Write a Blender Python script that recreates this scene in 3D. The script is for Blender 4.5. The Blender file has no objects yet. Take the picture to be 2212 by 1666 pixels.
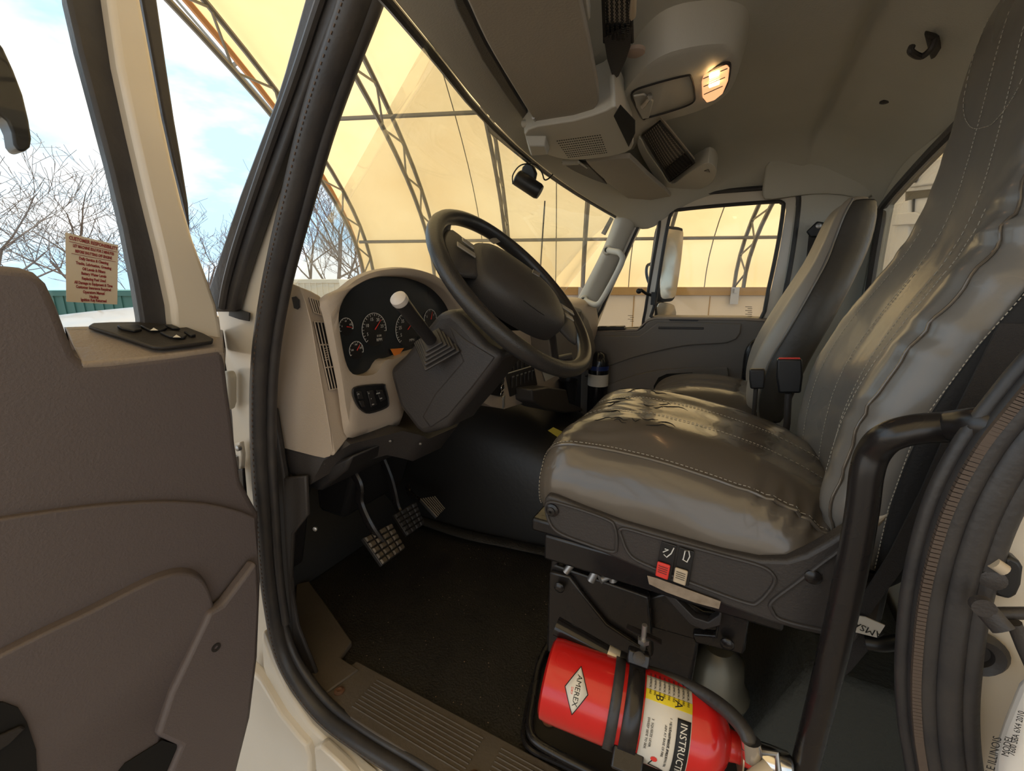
import bpy, bmesh, math, random
from mathutils import Vector as V, Matrix, noise
random.seed(7)
SC = bpy.context.scene
# ---------------- camera ----------------
FPX = 940.0; PSI = math.radians(27.5); PIT = math.radians(13.2)
CAM = V((0, 0, 1.1))
cf = V((-math.sin(PSI)*math.cos(PIT), math.cos(PSI)*math.cos(PIT), -math.sin(PIT)))
cr = V((math.cos(PSI), math.sin(PSI), 0)); cu = cr.cross(cf)
cd = bpy.data.cameras.new('camera'); cam = bpy.data.objects.new('camera', cd); SC.collection.objects.link(cam)
M3 = Matrix((cr, cu, -cf)).transposed().to_4x4(); M3.translation = CAM; cam.matrix_world = M3
cd.sensor_width = 36; cd.lens = FPX/2212*36; cd.clip_start = .01; cd.clip_end = 800
SC.camera = cam
SC.view_settings.view_transform = 'Standard'; SC.view_settings.look = 'None'
SC.view_settings.gamma = 1; SC.view_settings.use_curve_mapping = False
SC.view_settings.exposure = 1.0
SC.cycles.use_denoising = True; SC.cycles.max_bounces = 10; SC.cycles.diffuse_bounces = 6
SC.cycles.transparent_max_bounces = 16; SC.cycles.sample_clamp_indirect = 6
SC.cycles.caustics_reflective = False; SC.cycles.caustics_refractive = False
# ---------------- sky and sun ----------------
W = bpy.data.worlds.new('sky'); SC.world = W; W.use_nodes = True
nt = W.node_tree; nt.nodes.clear()
def wn(t, **k):
    n = nt.nodes.new(t)
    for a, b in k.items(): setattr(n, a, b)
    return n
L_ = nt.links.new
tc = wn('ShaderNodeTexCoord'); mp = wn('ShaderNodeMapping'); mp.inputs['Scale'].default_value = (1, 1, 2.6)
L_(tc.outputs['Generated'], mp.inputs['Vector'])
nz = wn('ShaderNodeTexNoise'); nz.inputs['Scale'].default_value = 2.6; nz.inputs['Detail'].default_value = 7; nz.inputs['Roughness'].default_value = .55
L_(mp.outputs['Vector'], nz.inputs['Vector'])
rp = wn('ShaderNodeValToRGB'); rp.color_ramp.elements[0].position = .42; rp.color_ramp.elements[1].position = .58
rp.color_ramp.elements[0].color = (.50, .76, 1, 1); rp.color_ramp.elements[1].color = (1, 1, 1, 1)
L_(nz.outputs['Fac'], rp.inputs['Fac'])
bg = wn('ShaderNodeBackground'); bg.inputs['Strength'].default_value = .76
wo = wn('ShaderNodeOutputWorld'); L_(rp.outputs['Color'], bg.inputs['Color']); L_(bg.outputs['Background'], wo.inputs['Surface'])
sun = bpy.data.lights.new('sun', 'SUN'); sun.energy = 6.6; sun.angle = math.radians(2); sun.color = (1, .93, .8)
so = bpy.data.objects.new('sun', sun); SC.collection.objects.link(so)
sdir = V((-.10, .38, .80)).normalized()      # towards the sun: high over the far side of the shelter
so.rotation_euler = sdir.to_track_quat('Z', 'Y').to_euler()
# ---------------- helpers ----------------
def ray(px, py): return cf + cr*((px-1106)/FPX) - cu*((py-833)/FPX)
def P(px, py, ax, v):
    d = ray(px, py); return CAM + d*((v-CAM[ax])/d[ax])
def PL(px, py, p0, n):
    d = ray(px, py); return CAM + d*((p0-CAM).dot(n)/d.dot(n))
def DP(px, py, t): return CAM + ray(px, py)*t
def PS(pts, ax, v): return [P(a, b, ax, v) for a, b in pts]
def cat(pts, n=6, closed=False):
    """Catmull-Rom through points (any dimension)."""
    pts = [V(p) for p in pts]; N = len(pts); out = []
    rng = range(N if closed else N-1)
    for i in rng:
        if closed: a, b, c, d = pts[i-1], pts[i], pts[(i+1) % N], pts[(i+2) % N]
        else: a, b, c, d = pts[max(i-1, 0)], pts[i], pts[i+1], pts[min(i+2, N-1)]
        for k in range(n):
            t = k/n
            out.append(.5*((2*b)+(c-a)*t+(2*a-5*b+4*c-d)*t*t+(3*b-3*c+d-a)*t*t*t))
    if not closed: out.append(pts[-1])
    return out
def resample(loop, n):
    L = [0]; m = len(loop)
    for i in range(m): L.append(L[-1]+(loop[(i+1) % m]-loop[i]).length)
    out = []; j = 0
    for k in range(n):
        s = L[-1]*k/n
        while L[j+1] < s: j += 1
        t = (s-L[j])/max(1e-9, L[j+1]-L[j]); out.append(loop[j].lerp(loop[(j+1) % m], t))
    return out
def norm_of(pts):
    n = V((0, 0, 0))
    for i in range(len(pts)):
        a, b = pts[i], pts[(i+1) % len(pts)]; n += a.cross(b)
    return n.normalized()
WL = {}
class MB:
    def __init__(s): s.bm = bmesh.new()
    def face(s, pts):
        vs = [s.bm.verts.new(p) for p in pts]; s.bm.faces.new(vs); return s
    def prism(s, pts, vec):
        vec = V(vec); a = [s.bm.verts.new(p) for p in pts]; b = [s.bm.verts.new(V(p)+vec) for p in pts]; n = len(a)
        s.bm.faces.new(a); s.bm.faces.new(b[::-1])
        for i in range(n): s.bm.faces.new((a[i], b[i], b[(i+1) % n], a[(i+1) % n]))
        return s
    def prism2(s, A_, B_):
        a = [s.bm.verts.new(p) for p in A_]; b = [s.bm.verts.new(p) for p in B_]; n = len(a)
        s.bm.faces.new(a); s.bm.faces.new(b[::-1])
        for i in range(n): s.bm.faces.new((a[i], b[i], b[(i+1) % n], a[(i+1) % n]))
        return s
    def box(s, c, sz, ex=None, ey=None):
        c = V(c); ex = V(ex).normalized() if ex else V((1, 0, 0)); ey = V(ey) if ey else V((0, 1, 0))
        ez = ex.cross(ey).normalized(); ey = ez.cross(ex)
        q = [c+ex*(i*sz[0]/2)+ey*(j*sz[1]/2)-ez*sz[2]/2 for i, j in ((-1, -1), (1, -1), (1, 1), (-1, 1))]
        return s.prism(q, ez*sz[2])
    def tube(s, path, r, n=10, closed=False, up=None, ry=None, caps=True):
        path = [V(p) for p in path]; N = len(path); rings = []; pu = V(up) if up else None; u0 = None
        for i, p in enumerate(path):
            if closed: t = path[(i+1) % N]-path[i-1]
            else: t = path[min(i+1, N-1)]-path[max(i-1, 0)]
            t.normalize()
            if pu is not None: u = pu-t*pu.dot(t)
            elif u0 is None:
                u = V((0, 0, 1)) if abs(t.z) < .9 else V((1, 0, 0)); u = u-t*u.dot(t)
            else: u = u0-t*u0.dot(t)
            u.normalize(); u0 = u; w = t.cross(u)
            ra = r[i] if isinstance(r, (list, tuple)) else r
            rb = (ry[i] if isinstance(ry, (list, tuple)) else ry) if ry else ra
            rings.append([s.bm.verts.new(p+u*(ra*math.cos(2*math.pi*k/n))+w*(rb*math.sin(2*math.pi*k/n))) for k in range(n)])
        s._st(rings, closed)
        if caps and not closed:
            s.bm.faces.new(rings[0][::-1]); s.bm.faces.new(rings[-1])
        return s
    def _st(s, rings, closed=False, wrap=True):
        N = len(rings); n = len(rings[0])
        for i in range(N if closed else N-1):
            a, b = rings[i], rings[(i+1) % N]
            for k in range(n if wrap else n-1):
                try: s.bm.faces.new((a[k], a[(k+1) % n], b[(k+1) % n], b[k]))
                except ValueError: pass
    def loops(s, loops, closed=False, cap0=False, cap1=False):
        R = [[s.bm.verts.new(p) for p in l] for l in loops]; s._st(R, closed)
        if cap0: s.bm.faces.new(R[0][::-1])
        if cap1: s.bm.faces.new(R[-1])
        return s
    def grid(s, rows):
        R = [[s.bm.verts.new(p) for p in l] for l in rows]; s._st(R, False, False); return s
    def lathe(s, prof, o, ax, n=24, cap=True):
        o = V(o); ax = V(ax).normalized(); u = ax.orthogonal().normalized(); w = ax.cross(u)
        R = [[s.bm.verts.new(o+ax*h+(u*math.cos(2*math.pi*k/n)+w*math.sin(2*math.pi*k/n))*max(r, 1e-4)) for k in range(n)] for r, h in prof]
        s._st(R)
        if cap: s.bm.faces.new(R[0][::-1]); s.bm.faces.new(R[-1])
        return s
    def ball(s, c, r, sc=(1, 1, 1), n=12):
        m = Matrix.Translation(V(c)) @ Matrix.Diagonal((r*sc[0], r*sc[1], r*sc[2], 1))
        bmesh.ops.create_uvsphere(s.bm, u_segments=n*2, v_segments=n, radius=1, matrix=m); return s
    def build(s, name, mat, parent=None, bev=0, sub=0, solid=0, ang=40, seg=2, off=0, label=None, flat=False):
        bm = s.bm; bmesh.ops.recalc_face_normals(bm, faces=bm.faces[:])
        xs = [v.co for v in bm.verts]
        lo = V((min(c[i] for c in xs) for i in range(3))); hi = V((max(c[i] for c in xs) for i in range(3)))
        O = V(((lo.x+hi.x)/2, (lo.y+hi.y)/2, lo.z))
        for v in bm.verts: v.co -= O
        me = bpy.data.meshes.new(name); bm.to_mesh(me); bm.free()
        me.materials.append(mat)
        ob = bpy.data.objects.new(name, me); SC.collection.objects.link(ob)
        if not flat:
            me.shade_smooth()
            if not sub: me.set_sharp_from_angle(angle=math.radians(ang))
        if solid:
            m = ob.modifiers.new('t', 'SOLIDIFY'); m.thickness = solid; m.offset = off
        if bev:
            m = ob.modifiers.new('b', 'BEVEL'); m.width = bev; m.segments = seg; m.limit_method = 'ANGLE'; m.angle_limit = math.radians(35)
        if sub:
            m = ob.modifiers.new('s', 'SUBSURF'); m.levels = sub; m.render_levels = sub
        WL[ob] = O
        if parent: ob.parent = parent; ob.location = O-WL[parent]
        else: ob.location = O
        if label: ob['label'] = label
        return ob
def thing(name, label, cat_, loc, group=None):
    o = bpy.data.objects.new(name, None); SC.collection.objects.link(o); o.location = V(loc); o.empty_display_size = .05
    WL[o] = V(loc); o['label'] = label; o['category'] = cat_
    if group: o['group'] = group
    return o
def tag(o, label, cat_, group=None, kind=None):
    o['label'] = label; o['category'] = cat_
    if group: o['group'] = group
    if kind: o['kind'] = kind
    return o
def struct(o, label, cat_=None):
    o['kind'] = 'structure'; o['label'] = label; o['category'] = cat_ or o.name.split('_')[0]; return o
def dup(root, move, label=None):
    move = V(move); r = root.copy(); SC.collection.objects.link(r); r.location = root.location+move; WL[r] = WL[root]+move
    if label: r['label'] = label
    for ch in [c for c in SC.objects if c.parent == root]:
        c = ch.copy(); SC.collection.objects.link(c); c.parent = r
        for g in [x for x in SC.objects if x.parent == ch]:
            d = g.copy(); SC.collection.objects.link(d); d.parent = c
    return r
def txt(name, body, mat, o, ux, uy, size, parent=None, align='CENTER', ex=.0004, sx=1.0, spacing=1.0, bold=0):
    """lettering lying in the plane (ux,uy) at o"""
    c = bpy.data.curves.new(name, 'FONT'); c.body = body; c.size = size; c.align_x = align; c.align_y = 'CENTER'; c.extrude = ex
    c.space_line = spacing; c.offset = bold; c.resolution_u = 2
    t = bpy.data.objects.new('t', c); SC.collection.objects.link(t)
    dg = bpy.context.evaluated_depsgraph_get(); me = bpy.data.meshes.new_from_object(t.evaluated_get(dg))
    bpy.data.objects.remove(t); bpy.data.curves.remove(c)
    ux = V(ux).normalized(); uy = V(uy); uy = (uy-ux*uy.dot(ux)).normalized(); uz = ux.cross(uy); o = V(o)
    for v in me.vertices: v.co = ux*(v.co.x*sx)+uy*v.co.y+uz*v.co.z
    me.materials.clear(); me.materials.append(mat); me.name = name
    ob = bpy.data.objects.new(name, me); SC.collection.objects.link(ob); WL[ob] = o
    if parent: ob.parent = parent; ob.location = o-WL[parent]
    else: ob.location = o
    return ob
def mat(name, col, rough=.5, metal=0, bump=None, var=None, spec=None, coat=0, emit=None, rvar=None, sheen=0):
    """procedural principled material. bump=(scale,strength[,detail]) var=(scale,amount,colour2)"""
    m = bpy.data.materials.new(name); m.use_nodes = True; N = m.node_tree.nodes; L = m.node_tree.links.new
    b = N['Principled BSDF']; b.inputs['Base Color'].default_value = (*col, 1); b.inputs['Roughness'].default_value = rough; b.inputs['Metallic'].default_value = metal
    if spec is not None: b.inputs['Specular IOR Level'].default_value = spec
    if coat: b.inputs['Coat Weight'].default_value = coat; b.inputs['Coat Roughness'].default_value = .08
    if sheen: b.inputs['Sheen Weight'].default_value = sheen
    tcn = N.new('ShaderNodeTexCoord')
    if var:
        n = N.new('ShaderNodeTexNoise'); n.inputs['Scale'].default_value = var[0]; n.inputs['Detail'].default_value = 6
        L(tcn.outputs['Object'], n.inputs['Vector'])
        r = N.new('ShaderNodeValToRGB'); r.color_ramp.elements[0].position = .5-.5*(1-var[1]); r.color_ramp.elements[1].position = .5+.5*(1-var[1])*.6+.05
        r.color_ramp.elements[0].color = (*col, 1); r.color_ramp.elements[1].color = (*var[2], 1)
        L(n.outputs['Fac'], r.inputs['Fac']); L(r.outputs['Color'], b.inputs['Base Color'])
    if rvar:
        n = N.new('ShaderNodeTexNoise'); n.inputs['Scale'].default_value = rvar[0]; L(tcn.outputs['Object'], n.inputs['Vector'])
        mr = N.new('ShaderNodeMapRange'); mr.inputs['To Min'].default_value = rough-rvar[1]; mr.inputs['To Max'].default_value = rough+rvar[1]
        L(n.outputs['Fac'], mr.inputs['Value']); L(mr.outputs['Result'], b.inputs['Roughness'])
    if bump:
        n = N.new('ShaderNodeTexNoise'); n.inputs['Scale'].default_value = bump[0]; n.inputs['Detail'].default_value = bump[2] if len(bump) > 2 else 2
        L(tcn.outputs['Object'], n.inputs['Vector']); bp = N.new('ShaderNodeBump'); bp.inputs['Strength'].default_value = bump[1]; bp.inputs['Distance'].default_value = bump[3] if len(bump) > 3 else .002
        L(n.outputs['Fac'], bp.inputs['Height']); L(bp.outputs['Normal'], b.inputs['Normal'])
    if emit: b.inputs['Emission Color'].default_value = (*emit[0], 1); b.inputs['Emission Strength'].default_value = emit[1]
    return m
def glassmat(name, tint=(1, 1, 1), refl=.5):
    m = bpy.data.materials.new(name); m.use_nodes = True; N = m.node_tree.nodes; L = m.node_tree.links.new; N.clear()
    t = N.new('ShaderNodeBsdfTransparent'); t.inputs['Color'].default_value = (*tint, 1)
    g = N.new('ShaderNodeBsdfGlossy'); g.inputs['Roughness'].default_value = .02
    f = N.new('ShaderNodeFresnel'); f.inputs['IOR'].default_value = 1.45
    mm = N.new('ShaderNodeMath'); mm.operation = 'MULTIPLY'; mm.inputs[1].default_value = refl; L(f.outputs[0], mm.inputs[0])
    x = N.new('ShaderNodeMixShader'); L(mm.outputs[0], x.inputs['Fac']); L(t.outputs[0], x.inputs[1]); L(g.outputs[0], x.inputs[2])
    o = N.new('ShaderNodeOutputMaterial'); L(x.outputs[0], o.inputs['Surface']); return m
# ---------------- materials ----------------
m_white = mat('cream_truck_paint', (.74, .68, .58), .28, coat=.5, var=(3, .2, (.66, .60, .50)))
m_beige = mat('beige_dash_plastic', (.46, .385, .31), .52, bump=(420, .25))
m_grey = mat('warm_grey_headliner', (.60, .60, .555), .8, bump=(300, .25), var=(5, .3, (.56, .56, .51)))
m_greyp = mat('grey_trim_plastic', (.58, .57, .52), .5, bump=(350, .15))
m_door = mat('mauve_grey_door_plastic', (.130, .110, .112), .5, bump=(260, .35))
m_pdoor = mat('grey_door_plastic', (.17, .15, .13), .5, bump=(260, .3))
m_shelf = mat('pale_door_shelf', (.30, .255, .22), .42, bump=(180, .5))  # shelf tone set paler than the door panels
m_dark = mat('dark_grey_plastic', (.040, .035, .033), .5, bump=(300, .3))
m_dark2 = mat('charcoal_plastic', (.023, .021, .021), .45, bump=(300, .2))
m_black = mat('black_plastic', (.012, .012, .013), .4)
m_void = mat('black_recess', (.006, .006, .006), .9)
m_rubber = mat('black_rubber_seal', (.022, .022, .026), .42, bump=(120, .3), var=(14, .4, (.05, .045, .042)))
m_floor = mat('black_rubber_floor', (.013, .0125, .012), .48, bump=(160, .9, 6, .004), var=(9, .3, (.028, .025, .022)))
m_wheel = mat('black_wheel_leather', (.028, .026, .025), .33, bump=(420, .25))
m_hub = mat('dark_hub_plastic', (.045, .041, .039), .5, bump=(500, .3))
m_bpaint = mat('black_painted_steel', (.016, .014, .014), .28, rvar=(20, .08))
m_chrome = mat('bright_metal', (.75, .73, .7), .2, 1)
m_steel = mat('dull_steel', (.42, .41, .40), .42, .9)
m_galv = mat('galvanised_tube', (.20, .20, .19), .5, .5)
m_red = mat('red_enamel', (.62, .016, .014), .25, coat=.4, rvar=(9, .08))
m_redp = mat('red_plastic', (.75, .05, .04), .45)
m_creamp = mat('cream_plastic', (.52, .43, .31), .5)
m_label = mat('white_label', (.72, .68, .60), .5)
m_yel = mat('yellow_label', (.85, .68, .03), .5)
m_ink = mat('black_ink', (.01, .01, .01), .6)
m_redink = mat('dark_red_ink', (.25, .03, .03), .6)
m_wink = mat('white_marking', (.75, .75, .72), .6)
m_needle = mat('red_needle', (.8, .04, .03), .5)
m_orange = mat('orange_tag', (.85, .25, .03), .5)
m_net = mat('black_net', (.02, .018, .016), .8)
m_thread = mat('pale_thread', (.42, .38, .31), .7)
m_strap = mat('belt_webbing', (.03, .027, .026), .85, bump=(700, .6))
m_rust = mat('rusty_steel', (.22, .10, .05), .8, .3, bump=(90, .5), var=(60, .3, (.10, .06, .04)))
m_tread = mat('grey_sill_plastic', (.085, .072, .06), .55, bump=(120, .4), var=(10, .3, (.12, .10, .08)))
m_glass = glassmat('window_glass', (.97, .98, .97), .45)
m_wglass = glassmat('windscreen_glass', (.96, .98, .96), .35)
m_mirror = mat('mirror_glass', (.9, .9, .9), .03, 1)
m_bark = mat('bare_bark', (.13, .10, .085), .9, bump=(20, .5))
m_wood = mat('pale_timber', (.42, .27, .11), .7, bump=(30, .4), var=(3, .3, (.34, .21, .08)))
m_block = mat('white_wall_panel', (.74, .66, .56), .75, bump=(3, .6, 6, .02), var=(2, .3, (.66, .58, .48)))
m_ground = mat('gravel_yard', (.30, .26, .22), .9, bump=(8, .8, 8, .03), var=(1.5, .3, (.22, .19, .16)))
m_green = mat('green_container_paint', (.03, .10, .085), .6)
m_seat = mat('grey_vinyl', (.105, .098, .088), .34, bump=(9, .35, 5, .012), rvar=(7, .07))
m_seatside = mat('dark_seat_fabric', (.016, .0155, .016), .8, bump=(200, .6))
m_bottle = mat('glossy_black_bottle', (.012, .011, .012), .16)
# ================= OUTSIDE: shelter, yard, trees =================
GZ = -1.25                                   # ground level
TA = V((-.935, -.353, 0)).normalized()       # along the shelter, towards its open end
TN = V((-.353, .935, 0)).normalized()        # across, towards the far wall
def T(s, t, z): return TA*s + TN*t + V((0, 0, z))
g = MB(); g.face([(-160, -160, GZ), (160, -160, GZ), (160, 160, GZ), (-160, 160, GZ)])
struct(g.build('ground', m_ground, flat=True), 'pale gravel yard under and around the truck', 'ground')
m_fab = bpy.data.materials.new('cream_fabric'); m_fab.use_nodes = True
_N = m_fab.node_tree.nodes; _L = m_fab.node_tree.links.new; _N.clear()
_tc = _N.new('ShaderNodeTexCoord'); _n = _N.new('ShaderNodeTexNoise'); _n.inputs['Scale'].default_value = .5; _n.inputs['Detail'].default_value = 8
_L(_tc.outputs['Object'], _n.inputs['Vector'])
_r = _N.new('ShaderNodeValToRGB'); _r.color_ramp.elements[0].color = (.80, .585, .31, 1); _r.color_ramp.elements[1].color = (.88, .69, .40, 1)
_r.color_ramp.elements[0].position = .35; _r.color_ramp.elements[1].position = .65
_L(_n.outputs['Fac'], _r.inputs['Fac'])
_d = _N.new('ShaderNodeBsdfDiffuse'); _t = _N.new('ShaderNodeBsdfTranslucent'); _x = _N.new('ShaderNodeMixShader'); _x.inputs['Fac'].default_value = .25
_L(_r.outputs['Color'], _d.inputs['Color']); _L(_r.outputs['Color'], _t.inputs['Color']); _L(_d.outputs[0], _x.inputs[1]); _L(_t.outputs[0], _x.inputs[2])
_o = _N.new('ShaderNodeOutputMaterial'); _L(_x.outputs[0], _o.inputs['Surface'])
m_trimtape = mat('orange_brown_edge', (.55, .28, .12), .8)
# arch profile across the shelter: (t, z)
WT, NT, CT = 12.0, -9.75, 1.124
ZB = 1.0
def arch(u, inset=0.0):
    """u 0..1 from far wall base over the crown to the near base"""
    a = math.pi*u; R = 10.88-inset; H = 5.43-inset
    ca, sa = math.cos(a), math.sin(a)
    t = CT+R*math.copysign(abs(ca)**1.48, ca); z = ZB+H*abs(sa)**.99
    return t, z
NU = 44; S_END = 5.61; S0 = -24.0
sh = thing('fabric_shelter', 'cream fabric storage shelter arching over the truck on steel trusses', 'shelter', T(-8, 2, GZ))
rows = []
ss = [S_END] + [S_END-.35-2.1*i for i in range(15)]
for i, s in enumerate(ss):
    rows.append([T(s, *arch(k/NU)) for k in range(int(NU*.84)+1)])  # membrane cut short on the unseen near side to admit sky light
MB().grid(rows).build('membrane', m_fab, sh)
MB().tube([T(S_END, *arch(k/NU)) for k in range(NU+1)], .06, 6).build('edge_binding', m_trimtape, sh)
def truss(s):
    m = MB(); o = [T(s, *arch(k/NU, .12)) for k in range(NU+1)]; i_ = [T(s, *arch(k/NU, .72)) for k in range(NU+1)]
    m.tube(o, .045, 6, caps=False); m.tube(i_, .045, 6, caps=False)
    for k in range(0, NU, 1):
        m.tube([o[k], i_[k+1]] if k % 2 == 0 else [i_[k], o[k+1]], .022, 5, caps=False)
    return m
for s in [S_END-.35-1.9*i for i in range(11)]: truss(s).build('truss', m_galv, sh)
for u in (.070, .205, .325, .44, .56, .66, .765, .92):
    t, z = arch(u, .18)
    MB().tube([T(S_END-.2, t, z), T(S0, t, z)], .04, 6).build('purlin', m_galv, sh)
for s in [S_END-.35-1.9*i for i in range(1, 8)]:      # thin cords hanging between trusses
    MB().tube([T(s-1.2, *arch(k/NU, .05)) for k in range(0, NU//2)], .012, 4).build('cord', m_galv, sh)
# base plates on the wall
bw = MB(); bw.box(T((S_END+S0)/2-.6, WT+.15, (GZ+.82)/2), (S_END-S0, .5, .82-GZ), TA, TN)
w = bw.build('low_wall', m_block, bev=.03); 
tag(w, 'low white wall carrying the far side of the fabric shelter', 'wall')
w['kind'] = 'structure'
wd = MB(); wd.box(T((S_END+S0)/2-.6, WT-.12, .91), (S_END-S0, .16, .2), TA, TN)
tag(wd.build('timber_beam', m_wood), 'pale timber beam along the top of the low white wall', 'beam')
for i in range(8):
    s = S_END-.35-1.9*i; b = MB(); b.box(T(s, WT-.22, .80), (.2, .03, .42), TA, TN)
    b.box(T(s, WT-.26, .92), (.1, .1, .1), TA, TN)
    b.build('foot_plate', m_steel, sh)
for i in range(9):
    s = S_END-1.7-1.9*i; MB().box(T(s, WT-.105, -.22), (.02, .02, 2.0), TA, TN).build('joint', m_wood, w)
# unseen near side has no wall, left open to let sky light in
# pipe brace and guy cable outside the open end
def cable(p, q, r, lab):
    tag(MB().tube([p, q], r, 6).build('guy_cable', m_galv), lab, 'cable')
cable(DP(330, -60, 9), DP(640, 300, 11), .03, 'thin grey guy cable running along the open end of the shelter')
tag(MB().tube([DP(505, 140, 10), DP(720, 20, 9.2)], .045, 8).build('brace_pipe', m_galv), 'upper grey brace pipe at the open end of the shelter', 'pipe')
# --- bare trees ---
def tree(px, py_base, dist, h, seed, lab, spread=.55, depth=5, r0=.16):
    rnd = random.Random(seed); base = DP(px, py_base, dist); base.z = GZ
    m = MB(); tw = MB()
    def br(p, d, L, r, lev):
        n = 4; pts = [p]; rr = [r]; q = p.copy(); dd = d.copy()
        for i in range(n):
            dd = (dd+V((rnd.uniform(-1, 1), rnd.uniform(-1, 1), rnd.uniform(-.3, .8)))*.16).normalized()
            q = q+dd*(L/n); pts.append(q.copy()); rr.append(r*(1-.42*(i+1)/n))
            if lev > 0 and (i >= 1 or rnd.random() < .5):
                for _ in range(2 if lev > 3 else 1):
                    side = V((rnd.uniform(-1, 1), rnd.uniform(-1, 1), rnd.uniform(-.2, .7))).normalized()
                    br(q.copy(), (dd*(1-spread)+side*spread).normalized(), L*rnd.uniform(.55, .78), r*(1-.42*(i+1)/n)*.6, lev-1)
        (m if lev > depth-2 else tw).tube(pts, [max(x, .011) for x in rr], 5 if lev > 2 else 3, caps=False)
    br(base, V((rnd.uniform(-.1, .1), rnd.uniform(-.1, .1), 1)), h*.4, r0, depth)
    t = thing('bare_tree', lab, 'tree', base, 'bare winter trees beyond the shelter')
    m.build('trunk', m_bark, t); tw.build('twigs', m_bark, t)
tree(205, 640, 24, 11, 3, 'bare tree seen behind the red-lettered notice in the door window', .6, 4, .13)
tree(-30, 640, 20, 10, 5, 'bare spreading tree cut by the left edge of the picture', .65, 4, .13)
tree(320, 640, 26, 9.5, 8, 'bare tree partly hidden by the black window frame of the open door', .6, 4, .1)
tree(440, 640, 30, 9, 13, 'bare tree seen in the gap between the open door and the windscreen pillar', .6, 4, .1)
tree(668, 610, 34, 13, 21, 'leftmost bare tree seen through the windscreen', .5, 4, .13)
tree(722, 610, 30, 14, 23, 'tall dark bare tree in the middle of the windscreen corner', .5, 4, .16)
tree(775, 610, 36, 11, 29, 'bare tree beside the foot of the shelter edge', .5, 4, .12)
# --- green container and equipment beyond the hood ---
def outbox(x0, x1, y0, y1, d, dep, m, name, lab, cat_):
    a = DP(x0, y1, d); b = DP(x1, y1, d); top = DP(x0, y0, d).z
    a.z = b.z = GZ; n = V((0, 0, 1)).cross(b-a).normalized()
    e = (b-a).normalized(); mb = MB(); mb.prism([a, b, V((b.x, b.y, top)), V((a.x, a.y, top))], n*dep if n.dot(a-CAM) > 0 else -n*dep)
    Lb = (b-a).length; k = int(Lb/.35)
    root = thing(name, lab, cat_, (a+b)/2); mb.build('body', m, root, bev=.03)
    r = MB(); nn = n if n.dot(a-CAM) < 0 else -n
    for i in range(k): r.box(a+e*(.2+i*.35)+nn*.02+V((0, 0, (top-GZ)/2)), (.12, .04, (top-GZ)*.84), e, nn)
    r.build('ribs', m, root)
    r2 = MB()
    for zz in (.06, .5, .94): r2.box((a+b)/2+nn*.05+V((0, 0, (top-GZ)*zz)), (Lb, .08, .14), e, nn)
    r2.build('rail', m, root)
outbox(95, 300, 627, 700, 16, 2.4, m_green, 'green_container', 'dark green steel container beyond the white hood', 'container')
outbox(625, 735, 603, 628, 26, 2.0, mat('dusty_cream_paint', (.62, .56, .46), .6), 'site_trailer', 'low pale trailer under the bare trees beyond the windscreen', 'trailer')
# --- truck hood and fender (outside, ahead of the door) ---
hd = thing('truck_hood', 'rounded white truck hood seen past the open door', 'hood', (-2.3, .9, .3))
rows = []
for X, zc, in ((-1.45, 1.0), (-1.7, 1.015), (-2.0, 1.015), (-2.35, .99), (-2.7, .90), (-2.95, .65)):
    rows.append([V((X, y, zc-dz)) for y, dz in ((.36, .9), (.34, .40), (.36, .14), (.47, .03), (.8, .0), (1.3, -.02), (1.8, .0), (2.15, .08), (2.3, .2), (2.34, .7))])
MB().grid(rows).build('hood_shell', m_white, hd, sub=2, solid=.01)
# spot mirror bracket and radio antenna ahead of the windscreen
tag(MB().tube([P(1177, 434, 1, 2.6), P(1166, 600, 1, 2.6), P(1164, 640, 1, 2.6)+V((0, 0, -.5))], .005, 6).build('radio_antenna', m_black), 'thin black radio antenna ahead of the windscreen', 'antenna')
# ================= CAB SHELL =================
YD, YP, RZ = .60, 2.20, 1.60         # door opening plane, far door plane, roof height
# floor
f = MB(); f.prism([V((-1.62, .64, 0)), V((.62, .64, 0)), V((.62, 2.25, 0)), V((-1.62, 2.25, 0))], (0, 0, -.03))
struct(f.build('floor', m_floor), 'black textured rubber cab floor')
# toe board and firewall (front)
wf = MB()
sec = [(-1.34, 0.0), (-1.50, .12), (-1.60, .30), (-1.62, .62), (-1.50, .86)]
wf.grid([[V((x, y, z)) for y in (.66, 1.2, 1.8, 2.25)] for x, z in sec])
struct(wf.build('wall_front', mat('black_firewall_mat', (.014, .013, .012), .7, bump=(80, .5)), solid=.02), 'black padded firewall and toe board ahead of the pedals')
# kick panel beside the door
k = MB()
k.prism([V((-1.60, .66, 0)), V((-1.05, .66, 0)), V((-1.02, .66, .35)), V((-.99, .66, .62)), V((-1.0, .66, .8)), V((-1.60, .66, .8))], (0, -.02, 0))
kp = k.build('kick_panel', m_dark, bev=.006)
tag(kp, 'dark grey kick panel beside the left pedal well', 'panel')
kq = MB(); kq.prism([V((-1.56, .70, .05)), V((-1.34, .70, .05)), V((-1.30, .70, .62)), V((-1.56, .70, .62))], (0, -.035, 0))
kq.build('access_cover', m_dark2, kp, bev=.01)
sc = MB()
for q in (P(633, 1045, 1, .655), P(682, 1142, 1, .655)): sc.lathe([(.006, 0), (.006, .004), (.003, .006)], q, (.3, -1, 0), 10)
sc.build('screw', m_steel, kp)
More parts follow.
